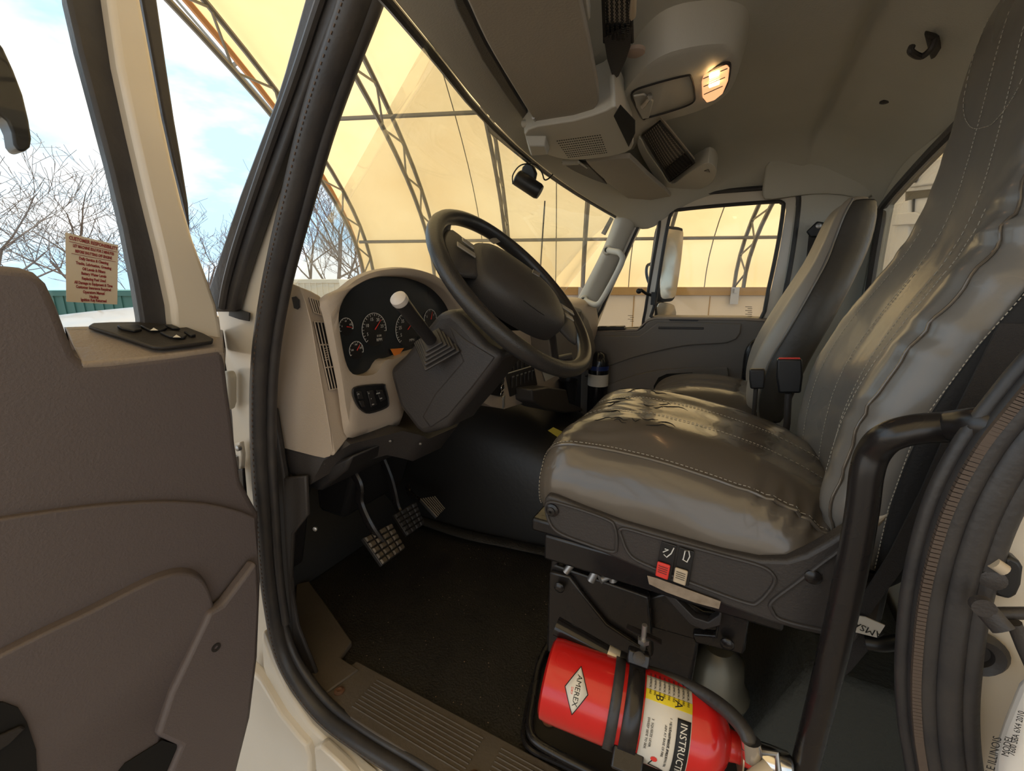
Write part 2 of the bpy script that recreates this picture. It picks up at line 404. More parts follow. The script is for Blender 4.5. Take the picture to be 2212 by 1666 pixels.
# engine cover (doghouse) between the footwells
dg = MB()
def dogsec(x, y0, zt, base=0.0):
    return [V((x, y0-.02, base)), V((x, y0, zt*.45)), V((x, y0+.03, zt*.82)), V((x, y0+.12, zt)), V((x, y0+.35, zt+.02)), V((x, y0+.6, zt)), V((x, y0+.66, .0))]
dg.grid([dogsec(-1.60, 1.46, .74), dogsec(-1.35, 1.46, .72), dogsec(-1.1, 1.47, .62), dogsec(-.85, 1.50, .54), dogsec(-.62, 1.53, .47), [V((-.50, 1.55, 0)), V((-.49, 1.56, .14)), V((-.49, 1.58, .28)), V((-.49, 1.66, .36)), V((-.49, 1.9, .37)), V((-.5, 2.1, .36)), V((-.5, 2.2, 0))]])
tag(dg.build('engine_cover', mat('black_engine_cover', (.018, .0165, .015), .42, bump=(60, .25)), solid=.012, sub=2), 'black rounded engine cover rising between the two footwells', 'cover')
fl = MB(); fl.tube(cat([V((-1.30, 1.43, .03)), V((-1.0, 1.43, .02)), V((-.75, 1.47, .015)), V((-.55, 1.5, .012))], 6), .014, 8, ry=.03)
tag(fl.build('floor_mat_lip', m_floor), 'black rubber lip where the floor mat meets the engine cover', 'mat')
# rear wall with window opening at X=.40
XR = .42
outer = [V((XR, .55, -.02)), V((XR, 2.22, -.02)), V((XR, 2.22, RZ+.03)), V((XR, .55, RZ+.03))]
inner = [V((XR, .70, .98)), V((XR, 2.08, .98)), V((XR, 2.13, 1.40)), V((XR, .70, 1.50))]
inner = cat([V((XR, .74, .96)), V((XR, 1.4, .94)), V((XR, 2.05, .96)), V((XR, 2.11, 1.05)), V((XR, 2.13, 1.32)), V((XR, 2.08, 1.39)), V((XR, 1.4, 1.49)), V((XR, .74, 1.50)), V((XR, .68, 1.42)), V((XR, .68, 1.05))], 5, True)
rw = MB(); a = resample(outer, 60); b = resample(inner, 60)
def align(a, b):
    k = min(range(len(b)), key=lambda i: (b[i]-a[0]).length); return b[k:]+b[:k]
b = align(a, b)
dx = V((.03, 0, 0)); rw.loops([a, b, [p+dx for p in b], [p+dx for p in a]], closed=True)
struct(rw.build('wall_rear', m_grey), 'grey rear cab wall with a wide rear window')
struct(MB().tube(inner, .014, 8, closed=True).build('trim_1', m_rubber), 'black rubber gasket round the rear window', 'trim')
gl = MB(); gl.prism([p+dx*.5 for p in inner[::2]], (.004, 0, 0)); struct(gl.build('window_1', m_glass), 'wide rear window behind the seats', 'window')
# headliner: main roof skin, lofted from windscreen header to rear wall
HT = [(.34, -.42, 1.470), (.55, -.46, 1.466), (.70, -.492, 1.462), (.82, -.525, 1.462), (.97, -.557, 1.460), (1.2, -.592, 1.458), (1.5, -.618, 1.452), (1.8, -.612, 1.436), (2.1, -.570, 1.405), (2.25, -.545, 1.39)]
def hdr(y):
    """front header edge (X,Z) over the windscreen"""
    for (y0, x0, z0), (y1, x1, z1) in zip(HT, HT[1:]):
        if y <= y1: t = (y-y0)/(y1-y0); return x0+(x1-x0)*t, z0+(z1-z0)*t
    return HT[-1][1:]
ys = [.36, .45, .52, .58, .66, .8, 1.0, 1.2, 1.4, 1.6, 1.8, 1.95, 2.06, 2.14, 2.19, 2.215]
def drop(y):                      # roof comes down to the doors at both sides
    d = 0
    if y > 1.95: d = -.115*((y-1.95)/.25)**1.6
    if y < .56: d = -.02*((.56-y)/.14)
    return d
rows = []
for y in ys:
    hx, hz = hdr(y); d = drop(y); r = []
    prof = [(hx, hz), (hx+.05, hz+.025), (hx+.14, hz+.05), (-.28, 1.565), (-.1, RZ), (.06, RZ+.005), (.150, RZ-.004), (.160, RZ+.035), (.186, RZ+.030), (.24, RZ-.01), (.30, RZ-.035), (.36, RZ-.06), (.405, RZ-.10), (.42, RZ-.115)]
    for i, (x, z) in enumerate(prof):
        if i in (7, 8) and y > 1.98: z = RZ
        r.append(V((x, y, z+d*(0 if i == 0 else .5 if i == 1 else .9))))
    rows.append(r)
hl = MB(); hl.grid(rows)
ce = hl.build('ceiling', m_grey, sub=2, solid=.012, off=1)
struct(ce, 'grey fabric headliner with a groove near the rear')
# far side wall: B pillar trim and lower side, behind the passenger door
m = MB()
pil = [P(1722, 418, 1, YP), P(1708, 520, 1, YP), P(1690, 640, 1, YP), P(1672, 720, 1, YP), V((.06, YP, .7)), V((.02, YP, 0)), V((XR, YP, 0)), V((XR, YP, 1.52)), V((.10, YP, 1.53)), V((-.50, YP, 1.50)), V((-.56, YP, 1.44)), P(1345, 462, 1, YP), P(1400, 428, 1, YP), P(1450, 415, 1, YP), P(1560, 404, 1, YP), P(1690, 398, 1, YP), P(1714, 404, 1, YP)]
m.prism(pil, (0, .03, 0))
wr = m.build('wall_right', m_grey, bev=.006); struct(wr, 'grey trimmed side wall and door pillar on the far side')
m = MB(); m.box((.02, YP+.02, .35), (1.3, .03, .8)); 
m = MB(); m.prism([V((-1.62, 2.205, 0)), V((.02, 2.205, 0)), V((.02, 2.205, .62)), V((-.50, 2.205, .70)), V((-.78, 2.205, .93)), V((-1.2, 2.205, .99)), V((-1.62, 2.205, .9))], (0, .03, 0)); struct(m.build('wall_right', m_dark2, bev=.004), 'dark lower side wall of the far footwell')
# corner moulding joining roof, pillar and rear wall
c = MB()
rows = []
for t, (x0, z0) in enumerate(((.02, 1.505), (.10, 1.51), (.2, 1.52), (.30, 1.51), (.40, 1.47))):
    rows.append([V((x0, YP-.005, z0-.075)), V((x0, YP-.03, z0-.03)), V((x0, YP-.07, z0+.03)), V((x0, YP-.12, z0+.06))])
c.grid(rows); tag(c.build('corner_moulding', m_grey, solid=.008, sub=1), 'grey corner moulding above the far door pillar', 'moulding')
s = MB(); s.lathe([(.024, 0), (.024, .006), (.014, .008), (.013, .003)], P(1700, 676, 1, YP), (0, -1, 0), 20)
tag(s.build('trim_plug', m_greyp), 'round grey trim plug low on the far door pillar', 'plug')
# ---------- windscreen ----------
wsr = []
for i in range(13):
    y = .40+(2.2-.40)*i/12; hx, hz = hdr(y); u = i/12; bx = -1.20+.30*(2*u-1)**2; bz = .98
    wsr.append([V((bx, y, bz)).lerp(V((hx-.01, y, hz+.01)), k/4) for k in range(5)])
ws = MB(); ws.grid([[p+V((0, max(0, .635-p.y), 0)) for p in r] for r in wsr[1:]]); struct(ws.build('window_2', m_wglass, solid=.004), 'wide curved windscreen', 'window')
fr = MB(); fr.tube([r[-1]+V((-.004, 0, -.002)) for r in wsr], .008, 8)
struct(fr.build('trim_2', m_rubber), 'black gasket along the top of the windscreen', 'trim')
cw = MB()      # tinted centre tab of the header band
cw.prism([P(1052, 262, 0, -.625), P(1058, 285, 0, -.625), P(1140, 352, 0, -.625), P(1165, 352, 0, -.625), P(1130, 322, 0, -.625)], (-.004, 0, 0))
tag(cw.build('sensor_patch', m_dark), 'dark patch on the upper centre of the windscreen', 'patch')
# ---------- passenger A pillar ----------
pp = MB()
secs = []
for (xa, ya), (xb, yb) in (((1333, 458), (1402, 442)), ((1318, 500), (1372, 478)), ((1300, 545), (1352, 520)), ((1277, 590), (1330, 570)), ((1256, 630), (1302, 628)), ((1240, 660), (1285, 680)), ((1228, 700), (1272, 740))):
    A1 = P(xa, ya, 1, 2.15); B1 = P(xb, yb, 1, 2.185)
    mid = (A1+B1)/2+V((.005, -.035, .005))
    secs.append([A1+V((-.03, .10, 0)), A1+V((-.008, .03, 0)), A1, A1.lerp(mid, .6)+V((0, -.01, 0)), mid, mid.lerp(B1, .6)+V((0, -.008, 0)), B1, B1+V((.002, .05, 0))])
pp.grid(secs); ap = pp.build('wall_pillar', m_greyp, solid=.004, sub=2); ap['kind'] = 'structure'; ap['label'] = 'grey plastic trim on the far windscreen pillar'; ap['category'] = 'pillar'
gh = thing('assist_grip', 'grey grab handle bolted to the far windscreen pillar', 'handle', P(1268, 650, 1, 2.10))
h0, h1 = P(1312, 541, 1, 2.125), P(1262, 648, 1, 2.125); hm = P(1340, 548, 1, 2.04), P(1342, 570, 1, 2.04), P(1305, 640, 1, 2.04), P(1290, 658, 1, 2.04)
MB().tube(cat([h0, P(1325, 543, 1, 2.08), *hm, P(1275, 655, 1, 2.08), h1], 7), .014, 12, ry=.011).build('grip', m_greyp, gh)
for h in (h0, h1):
    e = MB().lathe([(.021, -.02), (.023, .004), (.018, .012), (.012, .012), (.011, .004)], h, (.1, -1, .1), 18).build('mount', m_greyp, gh)
    MB().lathe([(.010, .004), (.010, .0135)], h, (.1, -1, .1), 14).build('bolt_cap', m_black, e)

# ================= OVERHEAD CONSOLE =================
oc = thing('overhead_console', 'grey overhead console with speaker grille and cubby above the windscreen', 'console', P(1250, 300, 2, 1.44))
ZC = 1.50
ZP = 1.440
face = cat([P(x, y, 2, ZP) for x, y in ((1133, 290), (1160, 274), (1240, 262), (1308, 240), (1330, 230), (1350, 262), (1368, 300), (1364, 322), (1338, 334), (1290, 342), (1230, 346), (1180, 334), (1148, 318))], 2, True)
pod = MB(); pod.prism2(face, [p+V((-.01, 0, .09)) for p in face]); pod.build('speaker_pod', m_greyp, oc, bev=.012, seg=4)
dt = MB(); c0, c1, c2 = P(1204, 305, 2, ZP-.0005), P(1296, 292, 2, ZP-.0005), P(1228, 340, 2, ZP-.0005)
for i in range(19):
    for j in range(9):
        p = c0+(c1-c0)*(i/18)+(c2-c0)*(j/8); dt.box(p, (.0028, .0028, .001))
dt.build('speaker_holes', m_void, oc)
q = [P(x, y, 2, ZP) for x, y in ((1134, 292), (1180, 292), (1188, 318), (1142, 322))]; qc = sum(q, V((0, 0, 0)))/4; q2 = [p.lerp(qc, .25)+V((.004, -.004, -.022)) for p in q]
MB().prism2(q, q2).build('sensor_cover', m_greyp, oc, bev=.003)
vd = MB(); vd.prism([P(x, y, 2, ZP-.003) for x, y in ((1326, 252), (1340, 228), (1372, 262), (1372, 288), (1358, 318))], (0, 0, .002)); vd.build('recess', m_void, oc, flat=True)
# long roof pod with cubby and dome lamp
rp_ = [(1322, 262), (1340, 215), (1362, 180), (1400, 140), (1450, 112), (1530, 96), (1582, 98), (1596, 120), (1590, 170), (1560, 212), (1500, 240), (1425, 262), (1385, 285), (1360, 325)]
zt = lambda x: 1.50+.045*max(0, min(1, (x-1320)/280))
lo = [P(x, y, 2, zt(x)) for x, y in rp_]; ctr = sum(lo, V((0, 0, 0)))/len(lo)
rpm = MB(); up0 = [V((p.x, p.y, 1.615))+(p-ctr)*.12 for p in lo]; lo_in = [p.lerp(ctr, .06)+V((0, 0, -.006)) for p in lo]
def C_(l): return cat(l, 4, True)
rpm.loops([C_(up0), C_([p.lerp(q_, .15) for p, q_ in zip(lo, up0)]), C_(lo), C_(lo_in)], cap1=True); rpm.build('roof_pod', m_greyp, oc)
def flatring(pts, z0, r, m_, name, par): return MB().tube(cat([P(x, y, 2, z0) if not isinstance(z0, type(zt)) else P(x, y, 2, z0(x)-.008) for x, y in pts], 5, True), r, 6, closed=True).build(name, m_, par)
cub = [(1366, 200), (1410, 182), (1480, 164), (1493, 168), (1500, 200), (1496, 222), (1450, 240), (1400, 254), (1388, 256), (1372, 228)]
flatring(cub, zt, .0022, m_dark2, 'cubby_seam', oc)
MB().prism([P(x, y, 2, zt(x)-.012) for x, y in ((1368, 204), (1392, 200), (1412, 215), (1402, 252), (1388, 254), (1374, 228))], (0, 0, -.004)).build('cubby_latch_plate', m_greyp, oc, bev=.003)
MB().tube([P(1388, 228, 2, zt(1390)-.02), P(1404, 208, 2, zt(1400)-.02)], .008, 10, ry=.005).build('latch_button', m_chrome, oc)
# dome lamp
dl = thing('dome_lamp', 'lit amber dome lamp in the roof', 'lamp', P(1545, 180, 2, 1.535))
m_lens = mat('lit_amber_lens', (.95, .62, .40), .25, emit=((1.0, .45, .2), .55))
m_bulb = mat('glowing_bulb', (1, .8, .5), .3, emit=((1.0, .62, .25), 9.0))
LZ = 1.530
lens = [(1516, 172), (1520, 158), (1545, 146), (1568, 136), (1576, 142), (1573, 170), (1562, 196), (1545, 210), (1527, 216), (1518, 205)]
MB().prism([P(x, y, 2, LZ) for x, y in lens], (0, 0, -.007)).build('lens', m_lens, dl, bev=.003)
MB().tube(cat([P(x, y, 2, LZ) for x, y in lens], 3, True), .0035, 6, closed=True).build('bezel', m_dark, dl)
for a_, b_ in (((1534, 165), (1552, 158)), ((1533, 185), (1552, 178))):
    MB().tube([P(*a_, 2, LZ-.011), P(*b_, 2, LZ-.011)], .0045, 8).build('bulb', m_bulb, dl)
for k_ in range(3):
    MB().tube([P(1519+k_*1, 170+17*k_, 2, LZ-.009), P(1571-k_*5, 148+19*k_, 2, LZ-.009)], .0012, 5).build('rib', m_chrome, dl)
# net pockets
def net(pts, z, name, lab, nx, ny, clip):
    """pts: 4 px corners on the plane z"""
    t = thing(name, lab, 'net pocket', P(*pts[0], 2, z))
    c = [P(x, y, 2, z) for x, y in pts]
    def B(u, v):
        w_ = c[0].lerp(c[1], u).lerp(c[3].lerp(c[2], u), v); return w_+V((0, 0, -.012*math.sin(math.pi*u)*math.sin(math.pi*v)))
    MB().prism([p+V((0, 0, .010)) for p in c], (0, 0, .005)).build('pocket_back', mat('pale_pocket_contents', (.55, .50, .42), .8), t)
    MB().prism([p+V((0, 0, .004)) for p in (c[0].lerp(c[3], .72), c[1].lerp(c[2], .72), c[2], c[3])], (0, 0, .003)).build('dark_liner', m_void, t)
    mm = MB()
    for i in range(nx):
        for s_ in (0, 1):
            pts_ = []
            for k in range(ny*2+1):
                v = k/(ny*2); u = (i+.5+(.5 if (k+s_) % 2 else -.0)*1.0)/(nx+.5); pts_.append(B(min(u, 1), v*.74 if clip else v))
            mm.tube(pts_, .0010, 4, caps=False)
    o_ = mm.build('netting', m_net, t)
    MB().tube([B(0, 0), B(1, 0), B(1, 1), B(0, 1)], .003, 6, closed=True).build('elastic_hem', m_net, t)
    return t
n1 = net(((1302, -30), (1362, -30), (1366, 90), (1306, 90)), 1.50, 'net_pocket', 'netting pocket above the driver side visor', 5, 10, False)
pk = MB(); pk.prism([P(x, y, 2, 1.497) for x, y in ((1304, 82), (1366, 58), (1362, 100), (1352, 130), (1336, 165), (1325, 172), (1312, 130))], (0, 0, .004)); pk.build('pocket_mouth', m_dark, n1)
tag(MB().lathe([(.018, 0), (.018, .006), (.012, .009)], P(1372, 107, 2, 1.515), (0, 0, -1), 18).build('net_anchor', mat('pink_beige_plastic', (.42, .32, .26), .5)), 'round beige anchor disc beside the driver side net pocket', 'anchor')
net(((1388, 292), (1425, 262), (1500, 352), (1448, 392)), 1.50, 'net_pocket', 'netting pocket near the passenger side visor', 9, 12, False)
b = MB()
ring = cat([P(x, y, 2, 1.495) for x, y in ((1384, 300), (1400, 330), (1430, 372), (1450, 398), (1490, 372), (1530, 352), (1548, 372), (1530, 400), (1470, 425), (1440, 415), (1405, 370), (1378, 320))], 4, True)
b.prism(ring, (0, 0, .05)); b.build('passenger_bezel', m_greyp, oc, bev=.008)
MB().prism([P(1521, 370, 2, 1.493), P(1530, 367, 2, 1.493), P(1533, 373, 2, 1.493)], (0, 0, .002)).build('arrow_mark', m_black, oc)
for pts_, nm in ((((1246, -20), (1268, -20), (1275, 45), (1262, 48), (1254, 40)), 'visor_clip'), (((1364, -20), (1374, -20), (1374, 40), (1362, 50), (1359, 40)), 'visor_clip')):
    MB().prism([P(x, y, 2, 1.478) for x, y in pts_], (0, 0, .02)).build(nm, m_creamp if pts_[0][0] > 1300 else m_greyp, oc, bev=.003)
# beam that the visors fold against
def visor(outl, z, lab, hinge, rod, droop=.0):
    t = thing('sun_visor', lab, 'sun visor', P(*outl[0], 2, z))
    pts_ = cat([P(x, y, 2, z) for x, y in outl], 3, True)
    MB().prism(pts_, (0, 0, .016)).build('visor_pad', mat('visor_vinyl', (.37, .345, .30), .6, bump=(250, .3)), t, bev=.006, seg=3)
    MB().tube([P(*rod[0], 2, z), P(*rod[1], 2, z+.01)], .0035, 8).build('pivot_rod', m_steel, t)
    MB().tube([P(*hinge[0], 2, z+.008), P(*hinge[1], 2, z+.008)], .008, 10).build('hinge', m_greyp, t)
visor([(978, -60), (1006, -5), (1050, 90), (1100, 175), (1150, 255), (1163, 270), (1178, 276), (1215, 262), (1270, 245), (1287, 232), (1294, 212), (1284, 150), (1268, 70), (1252, 0), (1242, -60)], 1.452, 'large grey sun visor folded up on the driver side', ((1130, 268), (1152, 262)), ((1152, 254), (1168, 275)))
visor([(1268, 352), (1280, 349), (1352, 343), (1366, 348), (1400, 380), (1446, 421), (1440, 426), (1380, 437), (1366, 436), (1310, 392)], 1.452, 'smaller grey sun visor folded up on the passenger side', ((1215, 352), (1250, 350)), ((1250, 350), (1268, 362)))
# dark strips painting the shade of the slot ahead of each visor
for i_, pts_ in enumerate((((960, -60), (985, 20), (1040, 130), (1090, 205), (1132, 262), (1150, 262), (1100, 180), (1050, 95), (1004, 0), (976, -60)), ((1212, 352), (1260, 386), (1350, 436), (1368, 440), (1310, 396), (1270, 356), (1240, 350)))):
    MB().prism([P(x, y, 2, 1.474) for x, y in pts_], (0, 0, .01)).build('slot', m_dark, oc, bev=.003)
# coat hook and small rear details
ch = thing('coat_hook', 'grey plastic coat hook on the rear headliner', 'hook', P(2000, 95, 2, 1.56))
MB().prism([P(x, y, 2, 1.575) for x, y in ((1998, 62), (2030, 72), (2038, 90), (2030, 108), (2012, 118), (2005, 90))], (0, 0, -.012)).build('hook_base', m_dark, ch, bev=.004)
MB().tube(cat([P(2020, 85, 2, 1.565), P(2012, 105, 2, 1.55), P(1990, 122, 2, 1.545), P(1968, 112, 2, 1.55), P(1970, 100, 2, 1.56)], 5), .006, 8).build('hook_arm', m_dark, ch)
tag(MB().lathe([(.012, 0), (.012, .004), (.008, .006)], P(1912, 218, 2, 1.575), (0, 0, -1), 16).build('roof_button', m_dark), 'small round grey button on the rear headliner', 'button')
# dash camera
dc = thing('dash_camera', 'black cylindrical dash camera hanging on the windscreen with a looped cable', 'camera', P(1140, 395, 1, 1.30))
MB().prism([P(x, y, 1, 1.30) for x, y in ((1128, 360), (1136, 352), (1150, 356), (1156, 372), (1152, 392), (1120, 388))], (0, .02, 0)).build('mount', m_black, dc, bev=.004)
ca, cb = P(1118, 384, 1, 1.28), P(1162, 413, 1, 1.30)
dn = (cb-ca).normalized(); R_ = .0235
MB().lathe([(R_*.8, -.004), (R_, 0), (R_, (cb-ca).length*.55), (R_*1.0, (cb-ca).length), (R_*.85, (cb-ca).length+.008), (.004, (cb-ca).length+.010)], ca, dn, 26).build('camera_body', m_black, dc)
MB().lathe([(.0045, 0), (.0045, .001)], ca-dn*.004+V((0, -.0, .003)), -dn, 14).build('button', m_wink, dc)
MB().tube(cat([P(1108, 398, 1, 1.27), P(1108, 378, 1, 1.27), P(1125, 357, 1, 1.27), P(1155, 355, 1, 1.3), P(1170, 372, 1, 1.3), P(1176, 388, 1, 1.3), P(1185, 386, 1, 1.33), P(1194, 377, 1, 1.36)], 6), .0022, 6).build('cable', m_black, dc)
# ================= NEAR SIDE BODY AND SEALS =================
def seal(name, path, rad, lab, teeth=None, parts=()):
    t = thing(name, lab, 'door seal', path[0])
    MB().tube(path, rad, 12, up=(0, -1, 0), ry=None).build('seal_bulb', m_rubber, t)
    return t
lp = [(790, -60), (760, 30), (706, 180), (668, 300), (634, 430), (606, 540), (584, 640), (566, 760), (560, 880), (562, 1000), (570, 1120), (577, 1220), (588, 1310), (606, 1400), (640, 1470), (700, 1545), (780, 1605), (880, 1668), (960, 1720)]
path = cat([P(x, y, 1, .585) for x, y in lp], 5)
ds = thing('door_seal', 'black rubber weatherstrip round the front of the near door opening', 'door seal', path[-1])
ra = [.020+.006*max(0, 1-i/30) for i in range(len(path))]
MB().tube(path, ra, 12, up=(0, -1, 0)).build('seal_bulb', m_rubber, ds)
inn = [p+V((.022, .016, 0)) if p.z > .2 else p+V((.008, .018, .02)) for p in path]
MB().tube(inn, [r*.55 for r in ra], 10).build('inner_lip', m_rubber, ds)
out = [p+V((-.020, .004, -.004)) if p.z > .2 else p+V((-.012, -.004, -.018)) for p in path]
MB().tube(out, [r*.5 for r in ra], 10).build('outer_lip', m_rubber, ds)
st = MB()
for i in range(0, len(path)-1):
    for k in (0, .5):
        q = path[i].lerp(path[i+1], k); d = (path[i+1]-path[i]).normalized(); st.box(q+V((.004, -ra[i]+.0005, 0)), (.005, .0022, .0016), d, (0, 0, 1) if abs(d.z) < .7 else (1, 0, 0))
st.build('stitching', mat('brown_stitch', (.10, .065, .045), .7), ds)
# inner trim strip following the seal
sl = [(842, -60), (815, 30), (745, 200), (706, 320), (672, 440), (645, 540), (621, 640)]
it = MB(); a_ = [P(x, y, 1, .62) for x, y in sl]; it.grid([[p for p in a_], [p+V((.004, .06, 0)) for p in a_]])
# white body: A pillar, cowl side and sill
wl = MB()
bd = [(700, -60), (670, 20), (620, 170), (550, 360), (510, 470), (482, 560), (458, 640), (470, 680), (478, 740), (488, 800), (500, 900), (505, 980), (520, 1040), (520, 1200), (520, 1400), (560, 1500), (640, 1600), (720, 1720), (960, 1740), (860, 1662), (770, 1602), (690, 1545), (630, 1475), (596, 1405), (578, 1315), (567, 1220), (560, 1120), (552, 1000), (550, 880), (556, 760), (574, 640), (596, 540), (624, 430), (658, 300), (696, 180), (750, 30), (780, -60)]
MBp = MB().prism([P(x, y, 1, .60) for x, y in bd], (0, .03, 0))
wb = MBp.build('wall_left', m_white, bev=.004); struct(wb, 'cream painted body side and pillar round the near door opening', 'wall')
# dark painted flank of the pillar outside the seal
fk = MB(); fo = [(672, -80), (656, 0), (613, 155), (596, 210), (517, 420), (475, 546), (446, 634), (458, 674), (500, 674), (516, 610), (536, 546), (575, 430), (618, 310), (664, 180), (712, 60), (760, -60)]
fk.prism([P(x, y, 1, .572) for x, y in fo], (0, .024, 0)); f_ = fk.build('flank_seal', m_rubber, bev=.006)
tag(f_, 'wide black rubber strip running up the outer windscreen pillar', 'seal')
fl2 = MB(); fl2.tube(cat([P(x, y, 1, .568) for x, y in ((716, -60), (690, 10), (640, 160), (590, 300), (550, 415), (512, 530), (490, 610), (480, 665))], 5), .0085, 8)
tag(fl2.build('pillar_bead', m_rubber), 'thin black bead along the outer windscreen pillar strip', 'seal')
tp = MB(); tp.prism([P(x, y, 1, .592) for x, y in ((498, 668), (505, 664), (541, 676), (540, 694), (520, 690), (497, 682))], (0, -.003, 0))
tag(tp.build('tape_strip', m_black), 'short torn strip of black tape on the cream pillar', 'tape')
# painted sill step outside the seal, and fender panel below
st1 = MB(); st1.prism([P(x, y, 1, .565) for x, y in ((562, 1365), (585, 1425), (620, 1500), (668, 1570), (730, 1630), (800, 1690), (800, 1760), (735, 1735), (650, 1628), (600, 1545), (566, 1440))], (0, .03, 0))
tag(st1.build('sill_flange', m_white, bev=.01, seg=3), 'cream painted sill flange curving under the door seal', 'sill')
fd = MB(); fd.prism([P(x, y, 1, .545) for x, y in ((520, 1430), (560, 1470), (604, 1545), (640, 1590), (660, 1612), (668, 1640), (668, 1760), (430, 1760), (500, 1560))], (0, .03, 0))
tag(fd.build('fender_panel', m_white, bev=.008, seg=3), 'cream fender panel below the open door', 'fender')
fd = MB(); fd.prism([P(x, y, 1, .548) for x, y in ((676, 1618), (690, 1612), (730, 1650), (800, 1720), (800, 1760), (690, 1760))], (0, .03, 0))
tag(fd.build('step_panel', m_white, bev=.008, seg=3), 'small cream panel behind the gap at the foot of the door opening', 'panel')
# hinge on the body
hg = thing('hinge_set', 'small metal door hinge with bolts low on the cream pillar', 'hinge', P(520, 1010, 1, .58))
MB().prism([P(x, y, 1, .585) for x, y in ((512, 955), (528, 952), (532, 980), (530, 1012), (506, 1016), (506, 1000), (514, 990))], (0, -.012, 0)).build('hinge_plate', m_white, hg, bev=.003)
MB().lathe([(.007, 0), (.007, .008), (.004, .01)], P(519, 967, 1, .573), (0, -1, 0), 12).build('bolt', m_steel, hg)
MB().tube([P(509, 985, 1, .570), P(511, 1050, 1, .570)], .006, 10).build('pin', m_steel, hg)
MB().prism([P(x, y, 1, .575) for x, y in ((512, 1015), (530, 1010), (536, 1085), (524, 1075), (512, 1050))], (0, -.008, 0)).build('check_strap', m_bpaint, hg, bev=.002)
bp_ = MB().prism([P(x, y, 1, .59) for x, y in ((494, 800), (508, 800), (513, 812), (513, 868), (509, 882), (498, 884))], (0, -.02, 0))
tag(bp_.build('bump_stop', mat('cream_rubber', (.55, .50, .40), .6), bev=.005), 'cream rubber bump stop on the pillar beside the door edge', 'bumper')
# sill tread
tr = MB()
def Z(x, y, z=.012): return P(x, y, 2, z)
tr.prism([V((-.93, .60, .002)), V((-.90, .735, .002)), V((.62, .735, .002)), V((.62, .60, .002))], (0, 0, .012))
td = tr.build('sill_tread', m_tread, bev=.004); tag(td, 'ribbed grey plastic sill tread along the near door opening', 'sill plate')
rb_ = MB()
for i in range(9): rb_.tube([V((-.80, .625+.011*i, .0145)), V((-.45, .625+.011*i, .0145))], .0022, 5)
for i in range(9): rb_.tube([V((-.40, .625+.011*i, .0145)), V((.60, .625+.011*i, .0145))], .0022, 5)
rbo = rb_.build('ribs', m_tread, td)
for q in ((-.865, .64), (-.425, .63), (-.47, .60)):
    MB().lathe([(.014, 0), (.014, .003), (.007, .006), (.004, .004)], V((q[0], q[1], .014)), (0, 0, 1), 14).build('screw', m_rust, td)
# scuff corner (dead pedal trim)
dp = MB(); base = [Z(640, 1262, .02), Z(668, 1255, .02), Z(715, 1320, .02), Z(760, 1385, .02), Z(735, 1420, .02), Z(775, 1445, .02), Z(700, 1500, .02), Z(655, 1420, .02), Z(635, 1330, .02)]
dp.prism2([b+V((0, 0, .0)) for b in base], [V((b.x, b.y, 0)) for b in base])
tag(dp.build('footrest_trim', m_tread, bev=.004), 'grey ribbed footrest corner trim beside the door sill', 'trim')
ks = MB(); ks.prism([P(x, y, 1, .655) for x, y in ((602, 1030), (668, 1025), (672, 1110), (640, 1150), (634, 1260), (650, 1350), (705, 1490), (662, 1465), (618, 1400), (604, 1280))], (0, -.012, 0))
tag(ks.build('sill_side_trim', m_dark, bev=.004), 'dark grey trim strip inside the front of the door opening', 'trim')

# ================= NEAR DOOR (open) =================
XD = -.95
dr = thing('driver_door', 'open near side truck door with grey panel, window and switch plate', 'door', (XD, .3, 0))
def D(pts, x=XD): return [P(a, b, 0, x) for a, b in pts]
top = [(-60, 571), (0, 573), (48, 578), (78, 588), (104, 612), (128, 665), (150, 725), (168, 768), (184, 784), (230, 782), (320, 772), (400, 762), (470, 752), (486, 756)]
right = [(492, 800), (498, 850), (505, 900), (512, 960), (524, 1040), (548, 1085), (562, 1110), (564, 1250), (556, 1420), (540, 1550), (505, 1690), (480, 1760)]
m = MB(); m.prism(D(top+right+[(-60, 1760)]), (-.05, 0, 0)); m.build('door_panel', m_door, dr, bev=.014, seg=4)
arc = [(-60, 1132), (0, 1122), (120, 1104), (240, 1090), (350, 1084), (440, 1088), (510, 1102), (552, 1118)]
arc = [tuple(p)[:2] for p in cat([(a, b, 0) for a, b in arc], 4)]
m = MB(); m.prism(D(arc+[(563, 1250), (556, 1420), (540, 1550), (505, 1690), (480, 1760), (-60, 1760)], XD+.014), (-.02, 0, 0)); m.build('lower_panel', m_door, dr, bev=.008, seg=3)
rd = [(-60, 1455), (0, 1418), (90, 1372), (180, 1330), (260, 1290), (330, 1256), (385, 1240), (425, 1245), (450, 1272), (462, 1312)]
rd = [tuple(p)[:2] for p in cat([(a, b, 0) for a, b in rd], 4)]
m = MB(); m.prism2(D(rd+[(430, 1400), (380, 1500), (342, 1585), (330, 1760), (-60, 1760)], XD+.034), D([(x-6, y-16) for x, y in rd]+[(450, 1400), (400, 1500), (360, 1585), (350, 1760), (-60, 1760)], XD+.010)); m.build('map_pocket', m_door, dr, bev=.012, seg=3)
m = MB(); m.prism(D([(553, 1214), (558, 1222), (562, 1300), (556, 1420), (540, 1550), (505, 1690), (480, 1760), (330, 1760), (392, 1615), (340, 1592), (370, 1500), (412, 1412), (444, 1345), (452, 1325), (482, 1308), (520, 1258)], XD+.048), (-.03, 0, 0)); m.build('end_cap', m_door, dr, bev=.010, seg=3)
m = MB(); m.lathe([(.009, 0), (.009, .004), (.004, .004), (.004, .001)], P(465, 1398, 0, XD+.046), (1, 0, 0), 14); m.build('screw', m_dark2, dr)
